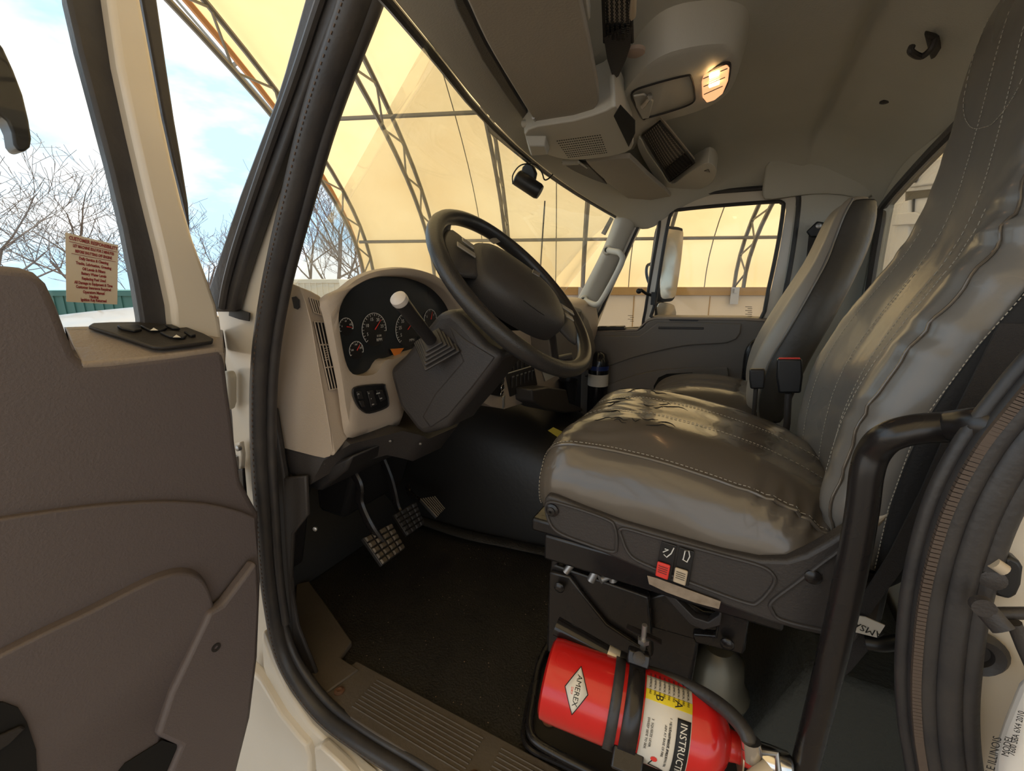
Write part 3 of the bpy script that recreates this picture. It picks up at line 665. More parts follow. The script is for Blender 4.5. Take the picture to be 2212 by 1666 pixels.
m = MB(); m.prism(D([(392, 1612), (350, 1600), (318, 1620), (270, 1650), (230, 1700), (370, 1700)], XD+.037), (-.002, 0, 0)); m.build('pocket_opening', m_void, dr)
m = MB(); m.prism(D([(-60, 1518), (8, 1518), (40, 1530), (58, 1560), (78, 1620), (82, 1700), (-60, 1700)], XD+.038), (-.004, 0, 0)); hk = m.build('speaker_recess', m_void, dr)
m = MB(); m.prism(D([(-60, 1600), (0, 1590), (45, 1570), (56, 1574), (20, 1610), (-60, 1660)], XD+.045), (-.006, 0, 0)); m.build('recess_bar', m_dark2, hk, bev=.002)
# shelf: slopes up and outwards from the panel to the glass
n_ = D([(170, 786), (230, 783), (320, 773), (400, 763), (470, 753), (488, 758)]); f_ = [P(x, y, 0, XD-.13) for x, y in ((132, 704), (200, 702), (280, 698), (360, 700), (440, 704), (485, 712))]
m = MB(); m.loops([n_, f_, [p+V((0, 0, -.05)) for p in f_], [p+V((-.01, 0, -.05)) for p in n_]], closed=True); m.build('sill_shelf', m_shelf, dr, bev=.006)
sp = thing  # switch plate lies on the shelf
def S(x, y, up=.0): # point on the shelf slope
    a0, b0, c0 = n_[1], n_[4], f_[2]; n = (b0-a0).cross(c0-a0).normalized(); n = n if n.z > 0 else -n
    return PL(x, y, a0+n*up, n)
sn = (n_[4]-n_[1]).cross(f_[2]-n_[1]).normalized(); sn = sn if sn.z > 0 else -sn
plate = [(190, 712), (200, 705), (240, 703), (310, 702), (400, 712), (440, 727), (461, 738), (459, 745), (420, 750), (352, 758), (330, 757), (260, 734)]
m = MB(); m.prism([S(x, y, .004) for x, y in plate], sn*.008); pl_ = m.build('switch_plate', m_dark2, dr, bev=.003)
for c in (((252, 708), (300, 706), (307, 716), (290, 720), (262, 714)), ((302, 708), (350, 706), (362, 712), (350, 718), (322, 718)), ((344, 722), (372, 720), (404, 728), (398, 734), (366, 732)), ((355, 706), (372, 706), (390, 714), (372, 714)), ((396, 720), (410, 719), (424, 728), (412, 730))):
    MB().prism([S(x, y, .012) for x, y in c], sn*.006).build('rocker_switch', m_black, pl_, bev=.002)
for x, y in ((332, 711), (381, 726)):
    m = MB(); m.face([S(x-8, y+3, .0185), S(x, y-3, .0185), S(x+10, y+3, .0185)]); m.build('arrow_mark', m_wink, pl_, flat=True)
# window frame of the door
XF = XD-.10
m = MB(); m.prism(D([(140, -80), (147, 0), (172, 110), (205, 235), (240, 370), (268, 490), (292, 610), (305, 690), (306, 712), (378, 712), (374, 660), (350, 545), (322, 430), (290, 290), (258, 140), (238, 0), (230, -80)], XF), (-.03, 0, 0)); m.build('window_channel', m_rubber, dr, bev=.006)
m = MB(); m.prism(D([(226, -80), (236, 0), (256, 140), (288, 290), (320, 430), (348, 545), (372, 660), (378, 722), (484, 745), (470, 660), (446, 590), (420, 520), (396, 440), (374, 350), (352, 250), (330, 130), (306, 0), (292, -80)], XF+.03), (-.05, 0, 0)); m.build('window_frame', m_white, dr, bev=.010, seg=3)
m = MB(); m.prism(D([(296, -80), (308, 0), (332, 130), (354, 250), (376, 350), (398, 440), (412, 500), (408, 440), (392, 340), (378, 260), (360, 140), (340, 0), (330, -80)], XF-.01), (-.03, 0, 0)); m.build('outer_seal', m_rubber, dr, bev=.004)
m = MB(); m.prism(D([(-200, -120), (150, -120), (305, 712), (-200, 712)], XF-.012), (-.004, 0, 0)); wgl = m.build('window_glass', m_glass, dr, flat=True)
m = MB(); m.prism(D([(-80, 20), (-10, 80), (8, 104), (30, 152), (50, 205), (63, 260), (69, 300), (66, 318), (54, 328), (40, 326), (30, 312), (26, 285), (16, 262), (0, 248), (-80, 240)], XF-.22), (-.05, 0, 0)); m.build('mirror_arm', m_black, dr, bev=.012, seg=4)
# notice on the glass
c_ = [P(x, y, 0, XF-.008) for x, y in ((141, 502), (255, 530), (253, 658), (143, 652))]
m = MB(); m.prism(c_, (.0006, 0, 0)); nt_ = m.build('notice_sticker', mat('cream_card', (.62, .55, .44), .6), dr, flat=True, label='cream notice with dark red lettering stuck to the glass')
ux = (c_[1]-c_[0]+c_[2]-c_[3]); uw = ux.length/2; ux = V((0, 1, 0)); 
def NP(u, v): return (c_[0].lerp(c_[1], u)).lerp(c_[3].lerp(c_[2], u), v)+V((.0012, 0, 0))
LN = [('CUSTOMER RESPONSIBILITY', .065, .92), ('LET MACHINE IDLE FOR 2 MINUTES', .165, .78), ('BEFORE SHUTTING OFF ENGINE', .24, .70), ('Daily Service & Cleaning', .335, .56), ('Tracks, Lubrication, Greasing', .41, .68), ('Oil Levels & Filters', .485, .44), ('Battery Water Levels', .555, .48), ('Replacing Fuel Used', .63, .46), ('All Damage to Equipment & Tires', .70, .74), ('Customer Insurance Required', .765, .68), ('Operators Manual', .835, .42), ('Hauling', .90, .17), ('Ignition Key Returned', .955, .5)]
for s_, v, w_ in LN:
    L0, L1 = NP(.52-w_/2, v), NP(.52+w_/2, v); wd_ = (L1-L0).length; h_ = (c_[3]-c_[0]).length*(.072 if v < .1 else .058)
    c = bpy.data.curves.new('m', 'FONT'); c.body = s_; c.size = h_; o = bpy.data.objects.new('m', c); SC.collection.objects.link(o); bpy.context.view_layer.update(); ww = o.dimensions.x; bpy.data.objects.remove(o)
    txt('lettering', s_, m_redink, NP(.52, v), L1-L0, (0, 0, 1), h_, nt_, sx=wd_/ww, ex=.0001, bold=.0003)
for v, a0, a1 in ((.118, .06, .97), (.285, .10, .95)):
    MB().tube([NP(a0, v), NP(a1, v)], .0004, 4).build('rule', m_redink, nt_)

# ================= FAR DOOR =================
pdr = thing('passenger_door', 'closed far side truck door with grey panel and cream window frame', 'door', (-.2, YP, 0))
def Q(pts, y=YP): return [P(a, b, 1, y) for a, b in pts]
pan = [(1262, 718), (1300, 714), (1376, 714), (1388, 706), (1398, 694), (1415, 688), (1500, 689), (1600, 690), (1668, 694), (1670, 702), (1664, 732), (1655, 742), (1630, 752), (1616, 766), (1608, 800), (1600, 850), (1600, 1000), (1250, 1000), (1255, 800)]
m = MB(); m.prism(Q(pan, YP-.03), (0, .06, 0)); m.build('door_panel', m_pdoor, pdr, bev=.010, seg=3)
def up2(l, n=4): return [tuple(p)[:2] for p in cat([(a, b, 0) for a, b in l], n)]
m = MB(); m.prism(Q([(1262, 724), (1380, 726), (1400, 712), (1420, 697), (1500, 697), (1602, 699), (1600, 720), (1590, 734), (1570, 742)]+up2([(1540, 744), (1480, 748), (1420, 760), (1360, 776), (1300, 798)])+[(1262, 815)], YP-.040), (0, .02, 0)); m.build('upper_pad', m_pdoor, pdr, bev=.006, seg=3)
m = MB(); m.prism(Q(up2([(1300, 838), (1350, 818), (1410, 802), (1480, 796), (1560, 795), (1572, 800), (1575, 840)])+[(1575, 1000), (1300, 1000)], YP-.050), (0, .03, 0)); m.build('armrest', m_pdoor, pdr, bev=.010, seg=3)
m = MB(); m.prism(Q([(1412, 834), (1422, 816), (1440, 808), (1496, 805), (1496, 822), (1440, 828), (1430, 840), (1412, 850)], YP-.056), (0, .004, 0)); pu_ = m.build('door_pull', m_void, pdr, bev=.001)
MB().prism(Q([(1470, 808), (1494, 807), (1494, 820), (1470, 820)], YP-.060), (0, .003, 0)).build('lever', m_dark, pu_, bev=.002)
m = MB(); m.prism(Q([(1422, 706), (1520, 707), (1520, 712), (1422, 711)], YP-.044), (0, .004, 0)); m.build('crease', m_dark, pdr, bev=.002)
tpv = [P(x, y, 1, YP-.03) for x, y in ((1262, 718), (1376, 714), (1398, 694), (1415, 689), (1500, 690), (1600, 691), (1668, 695))]
m = MB(); m.grid([tpv, [p+V((0, .06, .012)) for p in tpv]]); m.build('sill_shelf', m_shelf, pdr, solid=.006)
m = MB(); m.prism([p+V((0, -.005, .004)) for p in Q([(1290, 708), (1348, 707), (1350, 714), (1292, 715)], YP-.025)], (0, .03, .003)); spl = m.build('switch_plate', m_dark2, pdr, bev=.003)
for x in (1302, 1322): MB().prism(Q([(x-5, 705), (x+8, 705), (x+8, 710), (x-5, 710)], YP-.028), (0, .012, 0)).build('rocker_switch', m_dark, spl, bev=.002)
MB().prism(Q([(1444, 690), (1510, 691), (1506, 694), (1448, 693)], YP-.034), (0, .01, 0)).build('grille_slot', m_black, pdr, bev=.001)
fo = [(1262, 712), (1286, 650), (1314, 588), (1341, 530), (1362, 484), (1380, 448), (1406, 428), (1440, 418), (1560, 404), (1670, 396), (1706, 396), (1726, 408), (1732, 445), (1720, 540), (1704, 630), (1690, 700)]
m = MB(); o3 = Q(fo, YP+.01)
fi = [(1284, 712), (1306, 655), (1332, 596), (1357, 540), (1378, 496), (1393, 470), (1412, 458), (1436, 455), (1560, 441), (1660, 433), (1686, 431), (1696, 437), (1698, 455), (1684, 540), (1667, 620), (1648, 694)]
i3 = Q(fi, YP+.01)
m.loops([o3, i3, [p+V((0, .04, 0)) for p in i3], [p+V((0, .04, 0)) for p in o3]], closed=True); m.build('window_frame', m_white, pdr, bev=.004)
MB().tube(cat(Q([(1255, 735), (1280, 660), (1308, 595), (1336, 532), (1358, 484), (1376, 452), (1402, 434), (1440, 424), (1560, 413), (1670, 405), (1705, 405), (1722, 418), (1725, 445), (1713, 540), (1697, 630), (1681, 700), (1668, 745), (1650, 790)], YP+.004), 4), .010, 8).build('door_seal', m_rubber, pdr)
MB().prism(Q([(1424, 452), (1450, 450), (1436, 520), (1418, 620), (1410, 690), (1385, 712), (1392, 660), (1405, 570), (1416, 500)], YP+.005), (0, .035, 0)).build('divider_bar', m_white, pdr, bev=.004)
MB().tube(cat(Q([(1452, 458), (1470, 453), (1560, 444), (1670, 436), (1688, 438), (1692, 450), (1680, 530), (1660, 625), (1644, 688), (1600, 690), (1500, 688), (1412, 688), (1414, 660), (1428, 570), (1442, 490)], YP+.005), 3, True), .008, 8, closed=True).build('glass_run', m_rubber, pdr)
MB().tube(cat(Q([(1284, 712), (1300, 668), (1328, 604), (1356, 540), (1380, 488), (1396, 464), (1412, 460), (1422, 468), (1424, 490), (1412, 560), (1400, 630), (1390, 690), (1376, 712)], YP+.005), 3, True), .007, 8, closed=True).build('vent_seal', m_rubber, pdr)
MB().prism(Q([(1284, 712), (1328, 604), (1380, 488), (1412, 456), (1690, 436), (1644, 690), (1412, 690), (1376, 712)], YP+.03), (0, .004, 0)).build('window_glass', m_glass, pdr, flat=True)
la = MB(); la.tube([P(1413, 640, 1, YP), P(1395, 634, 1, YP-.02), P(1384, 626, 1, YP-.04)], .007, 8); la.ball(P(1380, 629, 1, YP-.045), .013); la.box(P(1412, 645, 1, YP), (.02, .03, .06)); la.build('vent_latch', m_black, pdr)
for px_, py_, k in ((1362, 690, 2), (1617, 671, 4)):
    MM = MB()
    for i in range(k*2): MM.box(P(px_+(i % 2)*3, py_-8+i*4, 1, YP+.028), (.026-.008*(i % 2), .0006, .0022))
    MM.build('etched_mark', m_ink, pdr)
# far mirrors outside
def mir(name, pts, y, lab, ref):
    t = thing(name, lab, 'mirror', P(*pts[0], 1, y)); pp_ = cat([P(a, b, 1, y) for a, b in pts], 4, True)
    dp_ = V((-.06, .03, 0)); MB().prism([p+V((-.004, 0, 0)) for p in pp_], dp_).build('housing', m_black, t, bev=.01)
    cc = sum(pp_, V((0, 0, 0)))/len(pp_); MB().prism([p.lerp(cc, .09)+V((.004, -.004, 0)) for p in pp_], (-.003, .001, 0)).build('mirror_face', ref, t, flat=True)
    return t
mm_ = mat('pale_mirror_face', (.70, .62, .50), .12, .6)
smr = mir('side_mirror', [(1440, 492), (1452, 489), (1472, 492), (1477, 502), (1472, 560), (1462, 630), (1456, 648), (1444, 652), (1425, 648), (1424, 600), (1432, 540)], 2.62, 'tall black framed mirror outside the far door window', mm_)
mir('convex_mirror', [(1420, 655), (1450, 656), (1458, 664), (1458, 686), (1420, 690)], 2.60, 'small square mirror below the tall far mirror', mm_)
MB().tube(cat([P(1430, 480, 1, 2.6), P(1412, 560, 1, 2.55), P(1398, 575, 1, 2.5), P(1398, 600, 1, 2.5), P(1412, 640, 1, 2.55), P(1420, 700, 1, 2.6)], 5), .008, 8).build('stay', m_black, smr)
tag(MB().prism([P(x, y, 1, 2.5) for x, y in ((1318, 468), (1324, 472), (1306, 508), (1298, 504))], (0, .02, 0)).build('marker_bracket', m_black, bev=.003), 'small slanted black bracket outside beside the windscreen pillar', 'bracket')

# ================= REAR OF NEAR DOOR OPENING =================
rp_l = [(2330, 740), (2268, 800), (2200, 880), (2130, 970), (2070, 1080), (2032, 1190), (2008, 1300), (1997, 1400), (1993, 1490), (1998, 1580), (2010, 1660), (2022, 1740)]
rpth = cat([P(x, y, 1, .585) for x, y in rp_l], 6)
rs = thing('door_seal', 'worn black rubber weatherstrip curving down the rear of the near door opening', 'door seal', rpth[-1])
MB().tube(rpth, .014, 12, up=(0, -1, 0)).build('seal_bulb', m_rubber, rs)
MB().tube([p+V((.020, -.004, 0)) for p in rpth], .013, 10).build('middle_rib', m_rubber, rs)
MB().tube([p+V((.037, -.002, 0)) for p in rpth], .011, 10).build('outer_rib', m_rubber, rs)
MB().tube([p+V((-.016, .008, 0)) for p in rpth], .008, 10).build('inner_lip', m_rubber, rs)
m = MB()
for i in range(len(rpth)-1):
    for k in (0, .5):
        q = rpth[i].lerp(rpth[i+1], k); m.box(q+V((-.009, -.0115, 0)), (.008, .006, .0042), (rpth[i+1]-rpth[i]).cross(V((0, 1, 0))), (0, 1, 0))
m.build('toothed_strip', mat('brown_rubber', (.09, .065, .05), .6), rs)
m = MB(); wbp = [P(x, y, 1, .60) for x, y in ((2360, 850), (2290, 960), (2212, 1085), (2150, 1180), (2100, 1290), (2072, 1400), (2064, 1500), (2070, 1600), (2085, 1760), (2500, 1760), (2500, 850))]
m.prism(wbp, (0, .03, 0)); struct(m.build('wall_left', m_white, bev=.004), 'cream painted rear pillar of the near door opening', 'wall')
m = MB(); m.prism([P(x, y, 1, .56) for x, y in ((2212, 1440), (2190, 1465), (2160, 1540), (2140, 1600), (2130, 1760), (2500, 1760), (2500, 1420))], (0, -.03, 0)); pnl = m.build('door_edge_panel', mat('white_door_paint', (.80, .76, .70), .3, coat=.4), bev=.012, seg=3)
tag(pnl, 'white painted edge panel with stamped data lettering at the lower right', 'panel')
upv = (P(2155, 1500, 1, .53)-P(2125, 1640, 1, .53)); 
for s_, x, y, sz in (('MODEL', 2176, 1612, .0075), ('7600 SBA 6X4 2010', 2196, 1585, .0065), ('LE ILLINOIS', 2147, 1632, .0090)):
    txt('lettering', s_, m_ink, P(x, y, 1, .5292), upv, V((-1, 0, -.1)), sz, pnl, ex=.0001)
bs = thing('bump_stop', 'oval black rubber bump stop on the cream rear pillar', 'bumper', P(2105, 1405, 1, .58))
MB().lathe([(.026, 0), (.027, .006), (.022, .012), (.014, .009), (.012, .004)], P(2104, 1405, 1, .597), (0, -1, 0), 24).build('rubber_disc', m_rubber, bs)
stx = thing('latch_striker', 'black latch striker with a worn cream roller on the rear pillar', 'latch', P(2160, 1225, 1, .58))
MB().prism([P(x, y, 1, .598) for x, y in ((2145, 1188), (2160, 1180), (2182, 1192), (2190, 1205), (2186, 1240), (2176, 1262), (2160, 1272), (2135, 1265), (2122, 1255), (2140, 1230))], (0, -.02, 0)).build('base', m_black, stx, bev=.004)
MB().tube([P(2146, 1216, 1, .572), P(2170, 1232, 1, .572)], .0062, 12).build('roller', m_creamp, stx)
MB().lathe([(.011, 0), (.011, .004), (.005, .006)], P(2142, 1250, 1, .577), (0, -1, 0), 16).build('bolt', m_dark, stx)
lt = thing('door_latch', 'dark metal latch lever at the right edge of the picture', 'latch', P(2150, 1330, 1, .56))
MB().tube([P(2118, 1304, 1, .55), P(2168, 1362, 1, .54)], .010, 12, ry=.006).build('lever', m_dark, lt)
MB().lathe([(.0095, 0), (.0095, .008)], P(2118, 1304, 1, .548), (0, -1, 0), 16).build('pivot', m_dark, lt)
MB().tube([P(2160, 1325, 1, .57), P(2240, 1325, 1, .57)], .006, 10).build('rod', m_dark, lt)
MB().tube([P(2190, 1345, 1, .56), P(2212, 1400, 1, .56), P(2230, 1440, 1, .56)], .006, 10).build('hook', m_dark, lt)
# grab bar fixed to the rear pillar, running down beside the seat
gb = thing('grab_bar', 'bent black tubular grab bar running from the rear pillar to the floor', 'handle', P(1725, 1690, 1, .64))
gp = [(2175, 915), (2120, 918), (2050, 922), (1975, 928), (1920, 944), (1888, 975), (1872, 1020), (1862, 1100), (1845, 1200), (1820, 1320), (1790, 1450), (1758, 1580), (1722, 1720)]
gpp = cat([P(x, y, 1, .60 if x > 2100 else .63 if x > 1900 else .645) for x, y in gp], 6)
MB().tube(gpp, [.021-.0035*min(1, i/12) for i in range(len(gpp))], 14).build('tube', m_bpaint, gb)
# ================= DASHBOARD =================
db = thing('dashboard', 'beige and charcoal truck dashboard with gauges, vents and switch panels', 'dashboard', (-.9, .7, .7))
p1, p2 = P(647, 618, 1, .66), P(722, 988, 1, .66); p3 = P(762, 935, 1, .725)
nB = (p2-p1).cross(p3-p1).normalized(); nB = nB if nB.x > 0 else -nB
def B(x, y, up=0.0): return PL(x, y, p1+nB*up, nB)
# left end box: side face towards the door and rear face with the vents
side = [P(x, y, 1, .66) for x, y in ((598, 606), (622, 610), (647, 620), (660, 655), (672, 700), (694, 830), (712, 930), (718, 975), (712, 986), (700, 990), (680, 986), (600, 965), (594, 800))]
rear = [B(622, 610), B(640, 612), B(694, 642), B(700, 662), B(707, 690), B(737, 830), B(754, 905), B(762, 932), B(756, 944), B(745, 954), B(700, 990), B(640, 975), B(620, 800)]
m = MB(); m.prism2(side, [V((p.x, .755, p.z)) if i in (0, 1, 10, 11, 12) else V((q.x, .755, q.z)) for i, (p, q) in enumerate(zip(side, rear))])
# replace by two clean volumes: the side slab and the rear-face slab
m.bm.clear()
m.prism(side, (0, .003, 0))
m.build('end_panel', m_beige, db, bev=.0012, seg=2)
rf = [B(647, 618), B(672, 628), B(694, 640), B(700, 662), B(707, 692), B(737, 832), B(754, 905), B(762, 934), B(756, 943), B(722, 986), B(712, 930), B(694, 836), B(672, 702), B(660, 655)]
m = MB(); m.prism(rf, -nB*.05); m.build('vent_panel', m_beige, db, bev=.005, seg=3)
m = MB(); m.prism([P(x, y, 1, .659) for x, y in ((631, 642), (640, 640), (648, 648), (649, 664), (644, 669), (636, 666))], (0, -.002, 0)); m.build('side_notch', m_dark2, db, bev=.001)
def vent(a, b, c, d, nx, ny, name):
    """a,b,c,d px corners clockwise from top-left"""
    q = [B(*t, .0015) for t in (a, b, c, d)]
    t = MB().prism(q, -nB*.002).build(name, m_black, db, flat=True)
    def I(u, v): return q[0].lerp(q[1], u).lerp(q[3].lerp(q[2], u), v)+nB*.003
    mm = MB()
    for i in range(nx+1): mm.tube([I(i/nx, 0), I(i/nx, 1)], .0017 if i in (0, nx) else .0015, 6)
    for j in range(ny+1): mm.tube([I(0, j/ny), I(1, j/ny)], .0017, 6)
    mm.build('louvre', m_beige, t)
    return t
vent((667, 643), (688, 650), (697, 682), (677, 676), 4, 1, 'upper_vent')
v_ = vent((677, 695), (706, 697), (735, 838), (711, 843), 4, 3, 'side_vent')
m = MB()
for i in range(6): m.box(B(704+i*.6, 752+i*5, .004), (.012, .0015, .003), (0, 1, .1), (0, 0, 1))
m.build('vent_thumb', m_beige, v_)
# cluster bezel
XB = -.80
of = [(757, 947), (745, 900), (737, 841), (722, 760), (707, 690), (697, 650), (715, 634), (735, 626), (762, 604), (795, 588), (830, 580), (872, 577), (915, 584), (950, 600), (980, 632), (1000, 670), (1006, 700), (985, 740), (940, 770), (880, 790), (858, 820), (862, 855), (872, 905), (868, 920), (850, 928), (800, 938)]
inn_ = [(762, 808), (752, 796), (745, 775), (738, 740), (732, 700), (732, 672), (740, 650), (756, 628), (782, 610), (815, 599), (862, 596), (905, 601), (945, 618), (972, 644), (988, 672), (990, 700), (970, 725), (930, 748), (880, 765), (852, 776), (836, 777), (826, 787), (820, 798), (812, 806), (800, 811), (780, 812)]
o3 = [P(x, y, 0, XB) for x, y in of]; i3 = [P(x, y, 0, XB+.005) for x, y in inn_]
N_ = 90
O = resample(cat(o3, 5, True), N_); I_ = align(O, resample(cat(i3, 5, True), N_))
cO = sum(O, V((0, 0, 0)))/N_
bk = [V((p.x-.10, .70+(p.y-.70)*.8+.12, p.z-.02 if p.z > 1.0 else p.z)) for p in O]
m = MB(); m.loops([bk, [p+V((-.012, 0, 0)) for p in O], [p.lerp(q, .15)+V((.004, 0, 0)) for p, q in zip(O, I_)], [p.lerp(q, .8)+V((.004, 0, 0)) for p, q in zip(O, I_)], I_, [q+V((-.045, 0, -.002)) for q in I_]])
m.build('instrument_hood', m_beige, db, ang=60)
m = MB(); m.prism([q+V((-.034, 0, 0)) for q in I_], (-.004, 0, 0)); cf_ = m.build('cluster_face', mat('smoked_gauge_face', (.018, .022, .026), .25), db, flat=True)
XG = XB+.005-.032
def gauge(px, py, rpx, name, nums, n_tick, a0, a1, needle, extra=()):
    c = P(px, py, 0, XG); s = (P(px+rpx, py, 0, XG)-c).length*.80
    def pt(a, r, up=0): return c+V((up, math.sin(a)*s*r, math.cos(a)*s*r))
    mm = MB(); A0, A1 = math.radians(a0), math.radians(a1)
    mm.tube([pt(A0+(A1-A0)*i/30, 1.08) for i in range(31)], .0007, 5)
    for i in range(n_tick+1):
        a = A0+(A1-A0)*i/n_tick; mm.tube([pt(a, 1.03), pt(a, .90 if i % 2 == 0 else .96)], .0006, 4)
    g_ = MB().lathe([(s*1.1, 0), (s*1.1, .0008)], c-V((.0012, 0, 0)), (1, 0, 0), 30).build(name, m_black, db)
    mm.build('dial_marks', m_wink, g_)
    na = math.radians(needle); MB().tube([c+V((.002, 0, 0)), pt(na, .85, .002)], [.0014, .0006], 5).build('needle', m_needle, g_)
    MB().tube([pt(math.radians(-125), .8, .0005), pt(math.radians(-140), .95, .0005), pt(math.radians(-110), .98, .0005)], .0006, 4)
    for i, t_ in enumerate(nums):
        a = A0+(A1-A0)*(i+.5)/len(nums); txt('numerals', t_, m_wink, pt(a, .70, .001), (0, 1, 0), (0, 0, 1), s*.30, g_, ex=.0001)
    for t_, dy, z_ in extra: txt('lettering', t_, m_wink, c+V((.001, s*.35, -s*dy)), (0, 1, 0), (0, 0, 1), s*z_, g_, ex=.0001)
gauge(809, 712, 29, 'tachometer', ('5', '10', '15', '20', '25'), 20, -135, 100, 45, (('X100', .45, .2), ('RPM', .72, .28)))
gauge(880, 712, 27, 'speedometer', ('5', '25', '35', '45', '55', '65'), 24, -135, 100, 50, (('MPH', .72, .25),))
gauge(748, 706, 17, 'air_pressure_gauge', ('0', '60', '150'), 10, -120, 110, 100)
gauge(770, 757, 17, 'temperature_gauge', ('100', '180', '250'), 10, -120, 110, 40)
gauge(930, 690, 15, 'fuel_gauge', ('E', 'F'), 8, -120, 110, 20)
m = MB(); m.prism([P(x, y, 0, XG+.004) for x, y in ((843, 754), (872, 752), (855, 776))], (.001, 0, 0)); m.build('warning_tag', m_orange, db, flat=True)
# switch pod below the gauges
m = MB(); sw0 = cat([P(x, y, 0, XB+.012) for x, y in ((762, 848), (772, 836), (826, 831), (832, 838), (839, 868), (834, 880), (798, 892), (782, 886), (770, 872))], 3, True)
m.prism(sw0, (-.003, 0, 0)); sp_ = m.build('switch_pod', m_black, db)
MB().tube(sw0, .0025, 6, closed=True).build('pod_rim', m_dark2, sp_)
for pts_ in (((768, 846), (779, 845), (783, 861), (772, 862)), ((791, 845), (804, 843), (813, 875), (800, 880)), ((811, 843), (824, 842), (832, 862), (821, 868)), ((773, 866), (783, 865), (788, 880), (780, 880))):
    q = [P(x, y, 0, XB+.013) for x, y in pts_]; MB().prism(q, (.004, 0, 0)).build('rocker_switch', m_dark2, sp_, bev=.0015)
for x, y, s_ in ((774, 852, 'LTS'), (797, 850, 'D'), (802, 862, 'P'), (806, 874, 'ON'), (817, 850, 'PANEL'), (823, 861, 'DIM')):
    txt('lettering', s_, m_wink, P(x, y, 0, XB+.0176), (0, 1, 0), (0, 0, 1), .0045, sp_, ex=.0001)
# top of the dash, running across under the windscreen
m = MB(); rows = []
for y, xb, xr, z in ((.67, -1.14, -.95, 1.05), (.72, -1.14, -.95, 1.04), (.85, -1.17, -.98, 1.04), (1.05, -1.18, -.98, 1.04), (1.3, -1.18, -.80, 1.045), (1.6, -1.17, -.74, 1.035), (1.9, -1.13, -.70, 1.03), (2.18, -1.06, -.68, 1.03)):
    rows.append([V((xb-.12, y, .97)), V((xb, y, z-.02)), V(((xb+xr)/2, y, z)), V((xr-.02, y, z)), V((xr+.03, y, z-.03)), V((xr+.05, y, z-.12)), V((xr+.03, y, z-.24)), V((xr-.05, y, z-.28))])
m.grid(rows); m.build('dash_top', m_beige, db, sub=2, solid=.01)
# passenger end pad that shows past the steering wheel
pe = [P(x, y, 0, -.62) for x, y in ((1225, 668), (1240, 660), (1258, 666), (1272, 684), (1282, 712), (1288, 750), (1290, 800), (1200, 800), (1190, 700))]
m = MB(); m.prism(pe, (-.12, 0, 0)); ad = m.build('airbag_panel', m_pdoor, db, bev=.02, seg=4)
MB().prism([P(x, y, 0, -.618) for x, y in ((1255, 672), (1261, 685), (1259, 700), (1252, 686))], (.001, 0, 0)).build('diamond_mark', m_black, ad, flat=True)
# lower knee panel
m = MB(); kp_ = [P(598, 968, 1, .665), P(700, 994, 1, .665), P(757, 960, 1, .70), P(868, 932, 1, .83), P(905, 940, 1, .86), P(925, 948, 1, .90), P(985, 922, 1, 1.0), P(1015, 880, 1, 1.12)]
kb_ = [p+V((-.06, .0, -.075)) for p in kp_]; kc_ = [p+V((-.32, 0, -.07)) for p in kp_]; ka_ = [p+V((-.25, 0, .03)) for p in kp_]
m.loops([ka_, [p+V((-.02, 0, .012)) for p in kp_], kp_, kb_, kc_]); 
m.bm.free(); m = MB(); m.grid([ka_, [p+V((-.012, 0, .004)) for p in kp_], kp_, kb_, kc_]); kn_ = m.build('knee_panel', m_dark, db, solid=.006)
for x, y, Y_ in ((700, 1000, .67), (843, 952, .81), (908, 958, .87)):
    MB().lathe([(.004, 0), (.004, .003), (.002, .004)], P(x, y, 1, Y_), (.6, -.6, -.4), 10).build('screw', m_steel, kn_)
m = MB(); m.prism([P(x, y, 1, .69) for x, y in ((600, 1032), (702, 1006), (760, 985), (745, 1018), (690, 1062), (610, 1045))], (0, .6, 0)); m.build('underside_panel', m_dark2, db, bev=.01)
m = MB(); m.prism([V((-1.35, .76, .20)), V((-1.20, .76, .20)), V((-1.05, .76, .72)), V((-1.35, .76, .72))], (0, .05, 0)); m.build('pedal_bulkhead', m_dark2, db, bev=.01)
m = MB(); m.prism([V((-1.36, 1.0, .25)), V((-1.22, 1.0, .25)), V((-1.02, 1.0, .78)), V((-1.36, 1.0, .78))], (0, .32, 0)); m.build('heater_box', m_dark2, db, bev=.02)
# centre stack: beige frame, black switch plate
XC = -.69
cs = [P(x, y, 0, XC) for x, y in ((1003, 886), (1035, 858), (1062, 812), (1075, 778), (1130, 752), (1200, 770), (1212, 838), (1190, 852), (1090, 884), (1060, 878), (1040, 868), (1008, 884))]
m = MB(); m.prism(cs, (-.16, 0, 0)); m.build('centre_frame', m_beige, db, bev=.006)
m = MB(); m.prism([P(x, y, 0, XC+.006) for x, y in ((1090, 786), (1150, 768), (1162, 832), (1104, 858))], (-.01, 0, 0)); cp = m.build('switch_plate', m_dark2, db, bev=.004)
a_, b_, c_ = P(1100, 812, 0, XC+.008), P(1152, 796, 0, XC+.008), P(1108, 848, 0, XC+.008)
for row in range(2):
    for i in range(6):
        o_ = a_.lerp(b_, (i+.35)/6)+(c_-a_)*(.45 if row == 0 else -.48)
        MB().box(o_, (.004, .011, .034)).build('rocker_switch', m_dark, cp, bev=.002)
        if row == 0: MB().box(o_+V((.003, 0, .022)), (.004, .012, .004)).build('switch_guard', m_steel, cp)
MB().tube([P(1093, 808, 0, XC+.01), P(1152, 790, 0, XC+.01)], .002, 6).build('rib', m_greyp, cp)
m = MB(); m.prism([P(x, y, 0, XC+.004) for x, y in ((1170, 790), (1196, 800), (1200, 812), (1178, 824), (1172, 806))], (.001, 0, 0)); lb_ = m.build('warning_label', m_label, db, flat=True)
